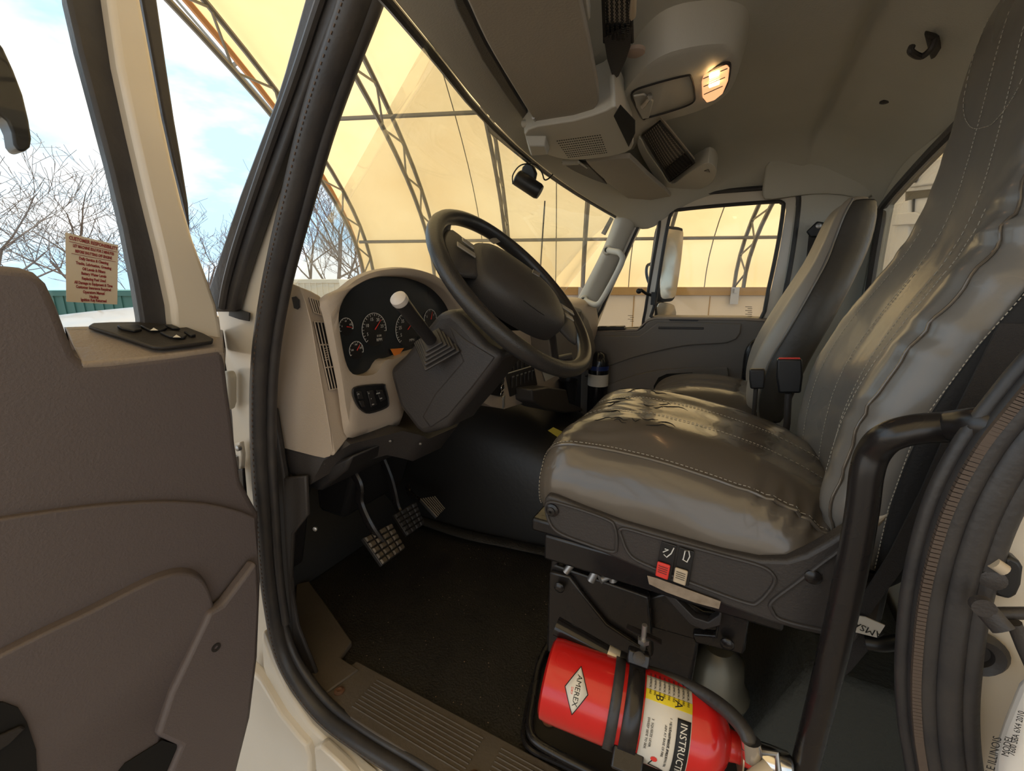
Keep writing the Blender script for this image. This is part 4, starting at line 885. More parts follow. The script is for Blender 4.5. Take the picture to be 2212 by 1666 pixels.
m2 = MB(); m2.prism([P(x, y, 0, XC+.0055) for x, y in ((1170, 790), (1196, 800), (1197, 804), (1171, 795))], (.0003, 0, 0)); m2.build('label_band', m_redp, lb_, flat=True)
m = MB(); m.prism([P(x, y, 0, XC+.012) for x, y in ((1053, 842), (1062, 816), (1085, 812), (1092, 838), (1085, 858), (1060, 852))], (-.03, 0, 0)); kbx = m.build('ignition_panel', m_black, db, bev=.004)
MB().lathe([(.008, 0), (.008, .008), (.004, .010)], P(1065, 826, 0, XC+.012), (1, 0, 0), 14).build('socket', m_chrome, kbx)
MB().lathe([(.009, 0), (.009, .012)], P(1080, 822, 0, XC+.012), (1, 0, 0), 14).build('ignition_lock', m_dark, kbx)
ky = thing('key_ring', 'small bunch of keys hanging from the ignition', 'keys', P(1088, 884, 0, XC+.04))
kc = P(1086, 838, 0, XC+.035)
def ring(c, r, n, mt, nm): MB().tube([c+V((.0, math.sin(a*math.pi/8)*r, math.cos(a*math.pi/8)*r)) for a in range(16)], .0011, 5, closed=True).build(nm, mt, ky)
ring(kc, .011, 0, m_chrome, 'split_ring'); ring(kc+V((0, -.004, -.02)), .010, 0, m_chrome, 'split_ring')
for dx_, dz in ((0, 0), (.004, .004)):
    kk = kc+V((dx_, .001, -.030+dz)); m = MB(); m.lathe([(.009, 0), (.009, .0018)], kk-V((0, 0, .006)), (1, .2, 0), 16); m.box(kk-V((0, 0, .026)), (.002, .007, .026)); m.box(kk-V((0, -.004, .028)), (.002, .003, .012)); m.build('key', m_steel, ky)
# cup holder tray and bottle
ch_ = thing('cup_holder', 'dark grey cup holder tray clipped under the centre dash', 'cup holder', P(1230, 885, 0, -.66))
cc = P(1228, 822, 0, -.64); R0 = .042
MB().lathe([(R0*.8, -.085), (R0*.84, -.085), (R0, 0), (R0*1.06, .003), (R0*.95, .003), (R0*.8, -.075), (.002, -.08)], cc, (0, 0, 1), 28, cap=False).build('cup', m_black, ch_)
m = MB(); tr_ = [P(x, y, 0, -.62) for x, y in ((1150, 842), (1185, 836), (1224, 842), (1230, 870), (1258, 882), (1260, 888), (1222, 893), (1180, 884), (1152, 868))]
m.prism(tr_, (-.10, 0, 0)); m.build('tray', m_dark, ch_, bev=.006)
bt = thing('bottle', 'tall rounded glossy black bottle with a white label beside the cup holder', 'bottle', P(1290, 900, 0, -.62))
b0 = P(1288, 905, 0, -.60); tb = P(1290, 762, 0, -.60); hb = (tb-b0).length; rb0 = (b0-CAM).dot(cf)*21/FPX
MB().lathe([(rb0*.9, 0), (rb0, .01), (rb0, hb*.72), (rb0*.96, hb*.86), (rb0*.7, hb*.96), (rb0*.3, hb*.995), (.001, hb)], b0, (0, 0, 1), 28).build('body', m_bottle, bt)
MB().lathe([(rb0*1.015, hb*.51), (rb0*1.015, hb*.68)], b0, (0, 0, 1), 28, cap=False).build('label_band', m_label, bt)
MB().lathe([(rb0*1.02, hb*.74), (rb0*1.02, hb*.80)], b0, (0, 0, 1), 28, cap=False).build('blue_band', mat('dark_blue_plastic', (.02, .04, .16), .3), bt)
# litter on the engine cover
wr_ = MB(); z0 = .478
def Wp(x, y, z=0): return P(x, y, 1, 1.66)+V((0, 0, z))
wr_.face([Wp(1172, 938), Wp(1195, 925, .004), Wp(1198, 942, .004), Wp(1176, 946)]); wr_.face([Wp(1195, 925, .004), Wp(1222, 936), Wp(1210, 948), Wp(1198, 942, .004)])
tag(wr_.build('candy_wrapper', mat('yellow_foil', (.65, .48, .05), .35), solid=.001, flat=True), 'crumpled yellow wrapper lying on the engine cover', 'wrapper')
bx = MB(); bx.prism([Wp(1130, 938), Wp(1145, 922), Wp(1190, 930), Wp(1170, 945)], (0, .03, -.006)); bo = bx.build('leaflet', m_black, bev=.001); tag(bo, 'small dark printed leaflet on the engine cover beside the yellow wrapper', 'leaflet')
for i in range(5): MB().prism([Wp(1138+i*8, 932+i*1.5, .003), Wp(1143+i*8, 930+i*1.5, .003), Wp(1145+i*8, 936+i*1.5, .003), Wp(1140+i*8, 938+i*1.5, .003)], (0, -.002, 0)).build('print_block', (m_label, m_orange)[i == 4], bo, flat=True)

# ================= STEERING WHEEL AND COLUMN =================
TL = .834; WC = V((-.457, .9, 1.084)); e1 = V((math.cos(TL), 0, -math.sin(TL))); e2 = V((0, 1, 0)); en = V((math.sin(TL), 0, math.cos(TL)))
def Wh(a, r, h=0): a = math.radians(a); return WC+e1*(math.cos(a)*r)+e2*(math.sin(a)*r)+en*h
sw = thing('steering_wheel', 'large black steering wheel with a padded hub and silver button strip', 'steering wheel', WC)
MB().tube([Wh(i*5, .2215) for i in range(72)], .0175, 14, closed=True, up=en).build('rim', m_wheel, sw)
# padded hub: superellipse rings, long axis across the spokes
rows = []
for r_, h_ in ((1.0, -.03), (1.02, .0), (.98, .018), (.88, .030), (.6, .040), (.3, .044), (.02, .045)):
    rw_ = []
    for k in range(40):
        a = 2*math.pi*k/40; c_, s_ = math.cos(a), math.sin(a)
        u_ = .100*math.copysign(abs(c_)**.75, c_); v_ = .138*math.copysign(abs(s_)**.8, s_)
        q = math.radians(-38); rw_.append(WC+e1*(r_*(u_*math.cos(q)-v_*math.sin(q)))+e2*(r_*(u_*math.sin(q)+v_*math.cos(q)))+en*h_)
    rows.append(rw_)
hb_ = MB().loops(rows, cap0=True, cap1=True).build('hub_pad', m_hub, sw, ang=60)
sq = [Wh(a, .135, .0) for a in range(0, 360, 12)]
for nm, a0, a1 in (('spoke', 28, 78), ('spoke', 205, 255)):
    am = (a0+a1)/2
    inn__ = [Wh(a0-4, .085, .012), Wh(a0-2, .15, .006), Wh(a0-5, .206, .004)]; out__ = [Wh(a1+4, .085, .012), Wh(a1+2, .15, .006), Wh(a1+5, .206, .004)]
    mid_ = [Wh(am, .085, .026), Wh(am, .15, .016), Wh(am, .212, .008)]
    m = MB(); m.grid([inn__, [p.lerp(q, .6)+en*.004 for p, q in zip(inn__, mid_)], mid_, [p.lerp(q, .6)+en*.004 for p, q in zip(out__, mid_)], out__]); sk = m.build(nm, m_hub, sw, solid=.016, off=-1, sub=1)
    for j in (-1, 1):
        c_ = Wh(am+6*j, .158+.004*j, .0215); MB().box(c_, (.046 if j > 0 else .03, .017, .004), (Wh(am, .2)-Wh(am, .1)), e2).build('button_strip', mat('silver_buttons', (.34, .31, .26), .4, .3), sk, bev=.003)
m = MB(); eb = WC+e1*-.01+e2*.045+en*.046; m.prism([eb+e1*.012, eb+e2*.022, eb-e1*.012, eb-e2*.022], en*.002); m.build('hub_emblem', m_steel, sw, bev=.001)
m = MB(); m.prism([Wh(195+i, .118, .041) for i in (-12, -4, 4, 12)]+[Wh(195+i, .105, .043) for i in (12, -12)], en*.001); m.build('horn_mark', m_steel, sw, flat=True)
MB().tube([Wh(300+i*3, .113, .0375-.001*abs(i-5)/5) for i in range(11)], .0012, 5).build('pad_seam', m_black, sw)
dish = []
for r_, h_ in ((.206, -.004), (.200, -.014), (.16, -.030), (.10, -.052), (.055, -.075)): dish.append([Wh(a, r_, h_) for a in range(196, 356, 8)])
MB().grid(dish).build('hub_back', m_hub, sw, solid=.004)
MB().lathe([(.085, -.03), (.075, -.05), (.055, -.075)], WC, en, 28).build('hub_core', m_dark, sw)
# column shroud
col = thing('steering_column', 'dark grey steering column shroud with the shifter stalk', 'steering column', P(940, 930, 1, .80))
nf = [(934, 690), (946, 674), (975, 668), (1000, 690), (1050, 745), (1086, 765), (1070, 792), (1022, 855), (972, 915), (965, 926), (912, 942), (898, 930), (860, 880), (843, 820), (838, 798), (870, 770), (905, 726)]
Yn, Yf = .805, .94
a_ = [P(x, y, 1, Yn) for x, y in nf]; b_ = [V((p.x, Yf, p.z)) for p in a_]
m = MB(); m.prism2(a_, b_); m.build('shroud', m_dark, col, bev=.018, seg=4)
m = MB(); m.prism2([P(x, y, 1, Yn-.002) for x, y in ((968, 700), (1003, 730), (1010, 735), (1070, 772), (1022, 836), (968, 900), (930, 925), (912, 900), (940, 850), (1000, 780))], [P(x, y, 1, Yn+.02) for x, y in ((968, 700), (1003, 730), (1010, 735), (1070, 772), (1022, 836), (968, 900), (930, 925), (912, 900), (940, 850), (1000, 780))])
m.build('lower_cover', m_dark, col, bev=.004)
tc_ = P(944, 752, 1, .798); 
for k, (r_, h_) in enumerate(((.056, 0), (.049, .008), (.042, .014), (.035, .020), (.027, .026))):
    ddir = (P(858, 645, 1, .66)-tc_).normalized()
    m = MB(); u_ = V((.55, 0, -.83)); w_ = V((.8, -.2, .55)); u_ = (u_-ddir*u_.dot(ddir)).normalized(); w_ = ddir.cross(u_)
    c_ = tc_+ddir*h_; m.prism([c_+u_*r_*.8+w_*r_*.8, c_+u_*r_*.8-w_*r_*.8, c_-u_*r_*.8-w_*r_*.8, c_-u_*r_*.8+w_*r_*.8], ddir*.006); m.build('boot_fold', m_rubber, col, bev=.002)
tip = P(866, 652, 1, .665); base = tc_+ddir*.02
st_ = MB().tube([base, base.lerp(tip, .35), base.lerp(tip, .9), tip], [.0135, .014, .0155, .0165], 18).build('shifter_stalk', m_dark2, col)
e_ = (tip-base).normalized(); MB().lathe([(.0165, 0), (.0172, .004), (.0165, .012), (.011, .017), (.001, .018)], tip, e_, 22).build('white_end_cap', mat('pale_grey_plastic', (.62, .57, .52), .35), st_, label='pale grey end cap')
MB().tube([base.lerp(tip, .72)+V((.010, -.012, .01)), base.lerp(tip, .95)+V((.010, -.012, .011))], .004, 8).build('stalk_button', m_black, st_)
# opposite stalk seen under the rim
tag(MB().tube([P(1190, 700, 1, 1.12), P(1200, 775, 1, 1.2), P(1236, 770, 1, 1.22)], .011, 10).build('wiper_stalk', m_dark), 'dark stalk knob seen through the lower gap of the steering wheel', 'stalk')

# ================= PEDALS =================
def pedal(name, lab, pad, y, armp, rows_, cols, mat_, dx=-.02):
    q = [P(a, b, 1, y_) for (a, b), y_ in zip(pad, y)]
    n = (q[1]-q[0]).cross(q[3]-q[0]).normalized(); n = n if n.dot(CAM-q[0]) > 0 else -n
    t = thing(name, lab, 'pedal', sum(q, V((0, 0, 0)))/4)
    pd_ = MB().prism(q, -n*.014).build('pad', m_dark2 if rows_ else mat_, t, bev=.003)
    mm = MB()
    if rows_:
        for i in range(cols):
            for j in range(rows_):
                c = []
                for u, v in ((i+.12, j+.12), (i+.88, j+.12), (i+.88, j+.88), (i+.12, j+.88)):
                    u /= cols; v /= rows_; c.append(q[0].lerp(q[1], u).lerp(q[3].lerp(q[2], u), v))
                cc = sum(c, V((0, 0, 0)))/4; mm.prism2(c, [p.lerp(cc, .25)+n*.006 for p in c])
        mm.build('tread_blocks', mat_, pd_, flat=True)
    else:
        for i in range(cols+1):
            u = i/cols; mm.tube([q[0].lerp(q[1], u)+n*.002, q[3].lerp(q[2], u)+n*.002], .0025, 5)
        mm.build('ribs', mat('worn_rib', (.22, .18, .13), .5), pd_)
    MB().tube(cat(armp+[sum(q, V((0, 0, 0)))/4-n*.012], 6), .010, 8, up=(0, 1, 0), ry=.016).build('arm', m_bpaint, t)
m_worn = mat('worn_dusty_rubber', (.20, .155, .105), .5, bump=(60, .8), var=(40, .4, (.07, .058, .045)))
m_blk = mat('pedal_rubber', (.045, .042, .042), .5, bump=(60, .5))
pedal('clutch_pedal', 'worn square clutch pedal, nearest the door', [(784, 1162), (846, 1130), (876, 1184), (826, 1222)], (.86, .99, .99, .86), [P(758, 1036, 1, .90)+V((-.05, 0, .1)), P(774, 1040, 1, .90), P(778, 1085, 1, .90), P(800, 1135, 1, .90)], 5, 4, m_worn)
pedal('brake_pedal', 'black square brake pedal in the middle of the three', [(850, 1112), (899, 1084), (917, 1132), (880, 1158)], (1.06, 1.18, 1.18, 1.06), [P(830, 1000, 1, 1.12)+V((-.05, 0, .1)), P(838, 1020, 1, 1.12), P(850, 1060, 1, 1.12), P(860, 1100, 1, 1.12)], 5, 4, m_blk)
pedal('accelerator_pedal', 'ribbed accelerator pedal, farthest from the door', [(908, 1078), (938, 1073), (960, 1100), (944, 1117)], (1.26, 1.34, 1.34, 1.26), [P(880, 1050, 1, 1.36), P(890, 1070, 1, 1.34)], 0, 6, m_blk)
# ================= SEATS =================
def ringcushion(st, n=None):
    m = MB(); m.loops(st, cap0=True, cap1=True); return m
# driver cushion: closed rings across Y at stations along X
Y0, Y1 = .735, 1.235
def bake(ob, lev, fn):
    """turn the subdivided surface into a real mesh and push its vertices by fn(world point, normal)"""
    ob.modifiers[0].levels = lev; bpy.context.view_layer.update()
    dg = bpy.context.evaluated_depsgraph_get(); me = bpy.data.meshes.new_from_object(ob.evaluated_get(dg)); old = ob.data; ob.modifiers.clear(); ob.data = me
    w = WL[ob]; ns = [v.normal.copy() for v in me.vertices]
    for v, n in zip(me.vertices, ns): v.co += n*fn(v.co+w, n)
    me.shade_smooth(); bpy.context.view_layer.update()
def polyd(p, line):
    """distance to a polyline and arc position"""
    best = 9; bs = 0; s = 0
    for a, b in zip(line, line[1:]):
        ab = b-a; L2_ = ab.length_squared; t = max(0, min(1, (p-a).dot(ab)/max(L2_, 1e-9))); d = (a+ab*t-p).length
        if d < best: best = d; bs = s+t*ab.length
        s += ab.length
    return best, bs
def ycross(x, ztop, zseam, zbot, y0, y1, crown, bulge=.02):
    w = y1-y0
    return [V((x, y0+.03, zbot)), V((x, y0-bulge*.4, zbot+.02)), V((x, y0-bulge, (zbot+zseam)/2)), V((x, y0+.0, zseam-.012)), V((x, y0+.03, zseam+.012)),
            V((x, y0+w*.22, ztop-.006)), V((x, y0+w*.38, ztop-.018)), V((x, y0+w*.5, ztop-.012)), V((x, y0+w*.62, ztop-.018)), V((x, y0+w*.78, ztop)),
            V((x, y1-.03, zseam+.012)), V((x, y1, zseam-.012)), V((x, y1+bulge, (zbot+zseam)/2)), V((x, y1+bulge*.4, zbot+.02)), V((x, y1-.03, zbot)), V((x, (y0+y1)/2, zbot-.005))]
S = lambda x, y: P(x, y, 1, .735)
stn = [(-.335, .735, .725, .655, .03), (-.325, .785, .760, .640, .012), (-.295, .825, .785, .632, .0), (-.24, .845, .792, .622, 0), (-.15, .848, .790, .605, 0), (-.05, .835, .778, .592, 0), (.04, .815, .762, .585, 0), (.11, .790, .745, .582, 0), (.16, .768, .706, .585, .006), (.195, .745, .700, .60, .02), (.21, .70, .68, .62, .04)]
L = []
for x, zt_, zs, zb, ins in stn: L.append(ycross(x, zt_, zs, zb, Y0+ins, Y1-ins, 0, .022 if ins < .01 else .01))
dseat = thing('driver_seat', 'driver seat in worn shiny grey vinyl on a black suspension base', 'seat', (-.07, .98, 0))
m_vin = mat('shiny_grey_vinyl', (.115, .097, .078), .25, bump=(6, .22, 4, .015), rvar=(9, .06), coat=.45)
m_vinb = mat('blue_grey_vinyl', (.185, .174, .158), .29, bump=(5, .2, 4, .015), rvar=(6, .06), coat=.2)
dc_ = ringcushion(L).build('seat_cushion', m_vin, dseat, sub=2)
def cushion_fn(p, n):
    h = .002*noise.noise(p*13)+.0004*noise.noise(p*42)
    d, q = polyd(p, [r[4] for r in L[6:]]); below = 1 if p.z < .79 else .5
    h += .0045*math.sin(q*2*math.pi/.030+2*noise.noise(p*20))*math.exp(-(d/.035)**2)*below
    if p.x < -.10 and n.z > .4: h += .0022*math.sin(p.y*150+6*noise.noise(p*9))*max(0, noise.noise(p*12+V((3, 1, 2)))+.3)*min(1, (-.10-p.x)/.08)
    return h
bake(dc_, 3, cushion_fn)
def seam(pts, par, mt=m_thread, r=.0009, name='stitching', dash=True):
    pts = cat(pts, 8); mm = MB()
    for i in range(0, len(pts)-1):
        for k in range(3):
            a_ = pts[i].lerp(pts[i+1], k/3); b_ = pts[i].lerp(pts[i+1], k/3+.22); mm.tube([a_, b_], r, 4)
    return mm.build(name, mt, par)
def piping(pts, par, r=.003, mt=None, name='piping'): return MB().tube(cat(pts, 6), r, 6).build(name, mt or m_vin, par)
top = lambda x, f, d=0: None
def surf(fy, col_, up=.0):
    """polyline over the cushion along X using ring column col_"""
    out = []
    for (x, zt_, zs, zb, ins), r in zip(stn, L):
        out.append(r[col_]+V((0, 0, up)))
    return out
def proj_on(obj, pts, off=.0015):
    """drop polyline on to the evaluated surface of obj"""
    dg = bpy.context.evaluated_depsgraph_get(); dg.update(); ob = obj.evaluated_get(dg); mw = WL[obj]; out = []
    for p in pts:
        ok, loc, nor, idx = ob.closest_point_on_mesh(p-mw)
        out.append(loc+mw+nor*off if ok else p)
    return out
bpy.context.view_layer.update()
def onseat(obj, pts, n=8, off=.0015): return proj_on(obj, cat(pts, n), off)
def rawseam(pts, par, mt=m_thread, r=.0007, name='stitching'):
    mm = MB(); acc = 0
    for i in range(len(pts)-1):
        d = (pts[i+1]-pts[i]).length; k = max(1, int(d/.006))
        for j in range(k): mm.tube([pts[i].lerp(pts[i+1], j/k), pts[i].lerp(pts[i+1], (j+.6)/k)], r, 4)
    return mm.build(name, mt, par)
near = onseat(dc_, [r[4] for r in L[1:-1]], 6); rawseam(near, dc_)
MB().tube([p+V((0, -.006, -.004)) for p in near], .003, 6).build('piping', m_vin, dc_)
for c in (6, 8): rawseam(onseat(dc_, [r[c] for r in L[2:-1]], 6), dc_)
rawseam(onseat(dc_, [L[1][4], L[1][3], L[1][2], L[1][1]], 6), dc_)
# cracks in the worn vinyl
rnd = random.Random(4); ck = MB()
for i in range(26):
    x = rnd.uniform(-.29, -.12); y = rnd.uniform(.80, 1.16); ln = rnd.uniform(.02, .08); pp = []
    for k in range(6): pp.append(V((x+ln*k/5*.8, y+.010*math.sin(x*60+k)+ln*k/5*rnd.uniform(-.1, .25), .86)))
    pp = proj_on(dc_, pp, .0002); ck.tube(pp, [.0004, .0012, .0015, .0012, .0008, .0003], 4)
ck.build('vinyl_cracks', m_void, dc_)
# backrest: rings in XY at heights
def xyring(cx, z, hw, dep, yc, bol, tilt=.0):
    """front faces -X"""
    pts = [(-.5, .0), (-.42, -bol), (-.30, -bol*.55), (-.12, .004), (0, .002), (.12, .004), (.30, -bol*.55), (.42, -bol), (.5, .0), (.52, dep*.4), (.50, dep*.85), (.35, dep), (0, dep*1.02), (-.35, dep), (-.50, dep*.85), (-.52, dep*.4)]
    return [V((cx+b, yc+a*2*hw, z)) for a, b in pts]
yc = .985
bs_ = [(.185, .655, .215, .07, .02), (.175, .70, .238, .10, .03), (.172, .80, .250, .12, .036), (.182, .92, .254, .12, .034), (.222, 1.03, .250, .11, .030), (.268, 1.12, .238, .10, .024), (.296, 1.20, .212, .09, .014), (.302, 1.30, .180, .085, .008), (.302, 1.40, .162, .085, .004), (.306, 1.50, .150, .08, .002), (.318, 1.555, .130, .055, .0), (.34, 1.572, .10, .02, 0)]
BR = [xyring(cx, z, hw, dp_, yc, bo) for cx, z, hw, dp_, bo in bs_]
m = MB(); m.loops(BR, cap0=True, cap1=True); br_ = m.build('backrest', m_vinb, dseat, sub=2)
BOL = cat([r[0].lerp(r[1], .6) for r in BR[1:9]], 4); BOL2 = cat([r[8].lerp(r[7], .6) for r in BR[1:9]], 4)
def back_fn(p, n):
    h = .002*noise.noise(p*9)+.0005*noise.noise(p*35)
    for ln, am in ((BOL, 1.25), (BOL2, .3)):
        d, q = polyd(p, ln); h += am*(.0075*max(-.3, math.sin(q*2*math.pi/.060+4*noise.noise(V((q*14, 0, 0)))))*(.55+.8*noise.noise(V((q*9, 5, 0))))*math.exp(-(d/.045)**2)-.003*math.exp(-(d/.009)**2))
    return h
bake(br_, 3, back_fn)
for c in (2, 6): rawseam(onseat(br_, [r[c] for r in BR[1:7]], 8), br_)
for c in (3, 5): rawseam(onseat(br_, [r[c] for r in BR[1:10]], 8), br_)
bol = onseat(br_, [r[0].lerp(r[1], .5) for r in BR[1:9]], 10, .002); rawseam(bol, br_)
MB().tube(bol, .002, 8).build('piping', m_vin, br_)
# headrest panel seam (u-shape)
hs = onseat(br_, [V((.27, yc-.125, 1.54)), V((.26, yc-.12, 1.46)), V((.25, yc-.09, 1.375)), V((.25, yc, 1.335)), V((.25, yc+.09, 1.375)), V((.26, yc+.12, 1.46)), V((.27, yc+.125, 1.54))], 8); rawseam(hs, br_)
# dark fabric side and back shell
sd = []
for (cx, z, hw, dp_, bo) in bs_[:10]:
    sd.append([V((cx+.035, yc-hw*1.04-.003, z)), V((cx+dp_*.5, yc-hw*1.06-.004, z)), V((cx+dp_*.95, yc-hw*1.04, z)), V((cx+dp_+.012, yc-hw*.6, z)), V((cx+dp_+.018, yc, z)), V((cx+dp_+.012, yc+hw*.6, z)), V((cx+dp_*.95, yc+hw*1.04, z)), V((cx+dp_*.5, yc+hw*1.06, z)), V((cx+.06, yc+hw*1.04, z))])
m = MB(); m.grid(sd); sh_ = m.build('side_cover', m_seatside, dseat, sub=1, solid=.004)
rawseam([r[0]+V((0, -.004, 0)) for r in sd[1:]], sh_)
# recliner bracket gap between cushion and back
m = MB(); m.box((.20, .985, .62), (.10, .40, .10)); m.build('recliner_frame', m_bpaint, dseat, bev=.01)
m = MB(); m.prism([P(x, y, 1, .73) for x, y in ((1884, 1122), (1905, 1112), (1934, 1086), (1930, 1112), (1900, 1138), (1882, 1144))], (0, .03, 0)); m.build('recliner_cap', m_creamp, dseat, bev=.004)
# seat side plate with recessed panels
fp = lambda x, y, Y_=.706: P(x, y, 1, Y_)
plt = [(1176, 1078), (1182, 1070), (1200, 1074), (1260, 1098), (1340, 1128), (1440, 1158), (1560, 1192), (1640, 1210), (1700, 1212), (1740, 1200), (1790, 1172), (1840, 1140), (1850, 1180), (1850, 1390), (1800, 1380), (1720, 1362), (1660, 1345), (1560, 1308), (1470, 1270), (1400, 1238), (1330, 1208), (1260, 1178), (1210, 1158), (1182, 1130), (1174, 1100)]
m = MB(); m.prism([fp(*p) for p in plt], (0, .03, 0)); sp2 = m.build('side_plate', m_dark, dseat, bev=.006, seg=3)
def rim(l): return MB().tube(cat([fp(x, y, .705) for x, y in l], 5, True), .0032, 8, closed=True).build('raised_rim', m_dark, sp2)
rim([(1184, 1086), (1230, 1094), (1310, 1122), (1328, 1140), (1332, 1180), (1322, 1192), (1270, 1176), (1206, 1150), (1184, 1120)])
rim([(1345, 1142), (1420, 1162), (1560, 1200), (1640, 1222), (1668, 1240), (1672, 1262), (1640, 1300), (1610, 1302), (1500, 1262), (1400, 1222), (1362, 1200), (1344, 1165)])
rim([(1668, 1300), (1720, 1260), (1800, 1200), (1845, 1180), (1850, 1370), (1780, 1362), (1690, 1340), (1668, 1320)])
MB().lathe([(.013, 0), (.013, .003), (.008, .005), (.008, .008), (.003, .009), (.003, .006)], fp(1193, 1102, .705), (0, -1, 0), 18).build('bolt', m_bpaint, sp2)
MB().lathe([(.011, 0), (.011, .003), (.006, .006)], fp(1756, 1246, .705), (0, -1, 0), 18).build('bolt', m_bpaint, sp2)
for ax_, col_, nm in ((1436, m_redp, 'red_switch'), (1474, m_creamp, 'cream_switch')):
    dy = (ax_-1436)*.33
    q = [fp(x+ax_-1436, y+dy, .704) for x, y in ((1430, 1168), (1462, 1178), (1450, 1252), (1416, 1240))]
    h_ = MB().prism(q, (0, -.003, 0)).build('switch_housing', m_black, sp2, bev=.001)
    q = [fp(x+ax_-1436, y+dy, .700) for x, y in ((1421, 1211), (1449, 1220), (1443, 1251), (1416, 1241))]
    k_ = MB().prism(q, (0, -.005, 0)).build(nm, col_, h_, bev=.002)
    lines = MB()
    for i in range(4):
        v = .2+.14*i; lines.tube([q[0].lerp(q[3], v).lerp(q[1].lerp(q[2], v), .15)+V((0, -.0055, 0)), q[0].lerp(q[3], v).lerp(q[1].lerp(q[2], v), .85)+V((0, -.0055, 0))], .0006, 4)
    lines.build('grip_lines', m_dark, h_)
    ic = [fp(x+ax_-1436, y+dy, .6995) for x, y in (((1434, 1198), (1440, 1204), (1450, 1196), (1456, 1184)) if ax_ < 1450 else ((1436, 1196), (1446, 1202), (1452, 1190), (1450, 1178), (1442, 1178), (1438, 1196)))]
    MB().tube(ic, .0010, 5).build('seat_symbol', m_wink, h_)
    if ax_ < 1450: MB().tube([fp(1432, 1193, .6995), fp(1444, 1188, .6995), fp(1436, 1186, .6995)], .0009, 5).build('seat_symbol', m_wink, h_)
m = MB(); m.prism([fp(x, y, .700) for x, y in ((1398, 1244), (1420, 1250), (1480, 1272), (1557, 1300), (1553, 1316), (1500, 1302), (1440, 1280), (1402, 1262))], (0, .001, 0)); m.build('torn_label', mat('dirty_paper', (.36, .29, .22), .7, var=(60, .4, (.22, .17, .12))), dseat, flat=True)
# suspension box below
Yb = .80
def bp(l, y=Yb): return [P(a, b, 1, y) for a, b in l]
m = MB(); m.prism(bp([(1190, 1212), (1226, 1178), (1230, 1186), (1200, 1222), (1400, 1290), (1410, 1420), (1188, 1420), (1180, 1390), (1185, 1260)]), (0, .02, 0)); m.build('front_bracket', m_bpaint, dseat, bev=.004)
m = MB(); m.prism(bp([(1186, 1236), (1230, 1246), (1262, 1290), (1310, 1350), (1400, 1410), (1182, 1410)], Yb-.012), (0, .012, 0)); m.build('support_plate', m_bpaint, dseat, bev=.004)
m = MB(); m.prism(bp([(1290, 1240), (1360, 1300), (1450, 1280), (1520, 1320), (1620, 1330), (1610, 1410), (1560, 1400), (1420, 1360), (1300, 1330)], Yb+.03), (0, .02, 0)); m.build('scissor_arm', m_bpaint, dseat, bev=.004)
m = MB(); m.prism(bp([(1430, 1282), (1448, 1282), (1500, 1335), (1530, 1345), (1552, 1330), (1556, 1318), (1560, 1322), (1556, 1352), (1520, 1362), (1490, 1350)], Yb-.02), (0, .02, 0)); m.build('link_arm', m_dark, dseat, bev=.006)
m = MB(); m.prism(bp([(1555, 1310), (1622, 1325), (1606, 1416), (1500, 1390), (1495, 1370), (1545, 1375)], Yb-.01), (0, .02, 0)); m.build('rear_bracket', m_bpaint, dseat, bev=.004)
MB().prism([V((-.33, .86, .015)), V((-.28, .86, .50)), V((.00, .86, .50)), V((-.02, .86, .015))], (0, .30, 0)).build('base_box', m_bpaint, dseat, bev=.01)
for x, y in ((1209, 1268), (1571, 1390)): MB().lathe([(.012, 0), (.012, .004), (.007, .008)], P(x, y, 1, Yb-.022), (0, -1, 0), 16).build('bolt', m_bpaint, dseat)
for a_, b_, r_ in (((1222, 1236), (1256, 1192), .008), ((1276, 1255), (1300, 1210), .009)): MB().tube([P(*a_, 1, Yb-.005), P(*b_, 1, Yb+.01)], r_, 12).build('steel_rod', m_steel, dseat)
MB().tube([P(1296, 1252, 1, .77), P(1322, 1240, 1, .79), P(1325, 1255, 1, .79)], .009, 12).build('clevis', m_steel, dseat)
MB().box((-.10, .83, .555), (.44, .14, .06)).build('upper_frame', m_bpaint, dseat, bev=.006)
MB().box((-.10, .97, .60), (.50, .42, .03)).build('seat_pan', m_bpaint, dseat, bev=.006)
# passenger seat
ps = thing('passenger_seat', 'passenger seat in grey vinyl on the far side of the cab', 'seat', (0, 1.8, 0))
yc2 = 1.78
bs2 = [(.075, .66, .20, .08, .02), (.06, .74, .225, .11, .03), (.075, .86, .235, .12, .035), (.115, .97, .235, .12, .03), (.155, 1.08, .22, .115, .02), (.185, 1.16, .19, .11, .01), (.200, 1.22, .165, .11, .005), (.215, 1.29, .155, .10, .002), (.232, 1.335, .14, .075, 0), (.255, 1.352, .11, .03, 0)]
B2 = [xyring(cx, z, hw, dp_, yc2, bo) for cx, z, hw, dp_, bo in bs2]
m = MB(); m.loops(B2, cap0=True, cap1=True); pb = m.build('backrest', mat('passenger_vinyl', (.40, .345, .28), .42, bump=(7, .3, 4, .015)), ps, sub=2)  # backrest colour made paler and warmer to stand in for window light
sd = []
for (cx, z, hw, dp_, bo) in bs2[:9]: sd.append([V((cx+.012, yc2-hw*1.03-.003, z)), V((cx+dp_*.5, yc2-hw*1.06-.004, z)), V((cx+dp_*.97, yc2-hw*1.04, z)), V((cx+dp_+.01, yc2-hw*.5, z)), V((cx+dp_+.012, yc2+hw*.9, z))])
MB().grid(sd).build('side_cover', mat('brown_black_vinyl', (.06, .054, .046), .42, bump=(8, .4, 5, .02)), ps, sub=1, solid=.004)
MB().tube(cat([r[0]+V((.004, -.008, 0)) for r in sd], 5), .0035, 8).build('piping', m_vinb, ps)
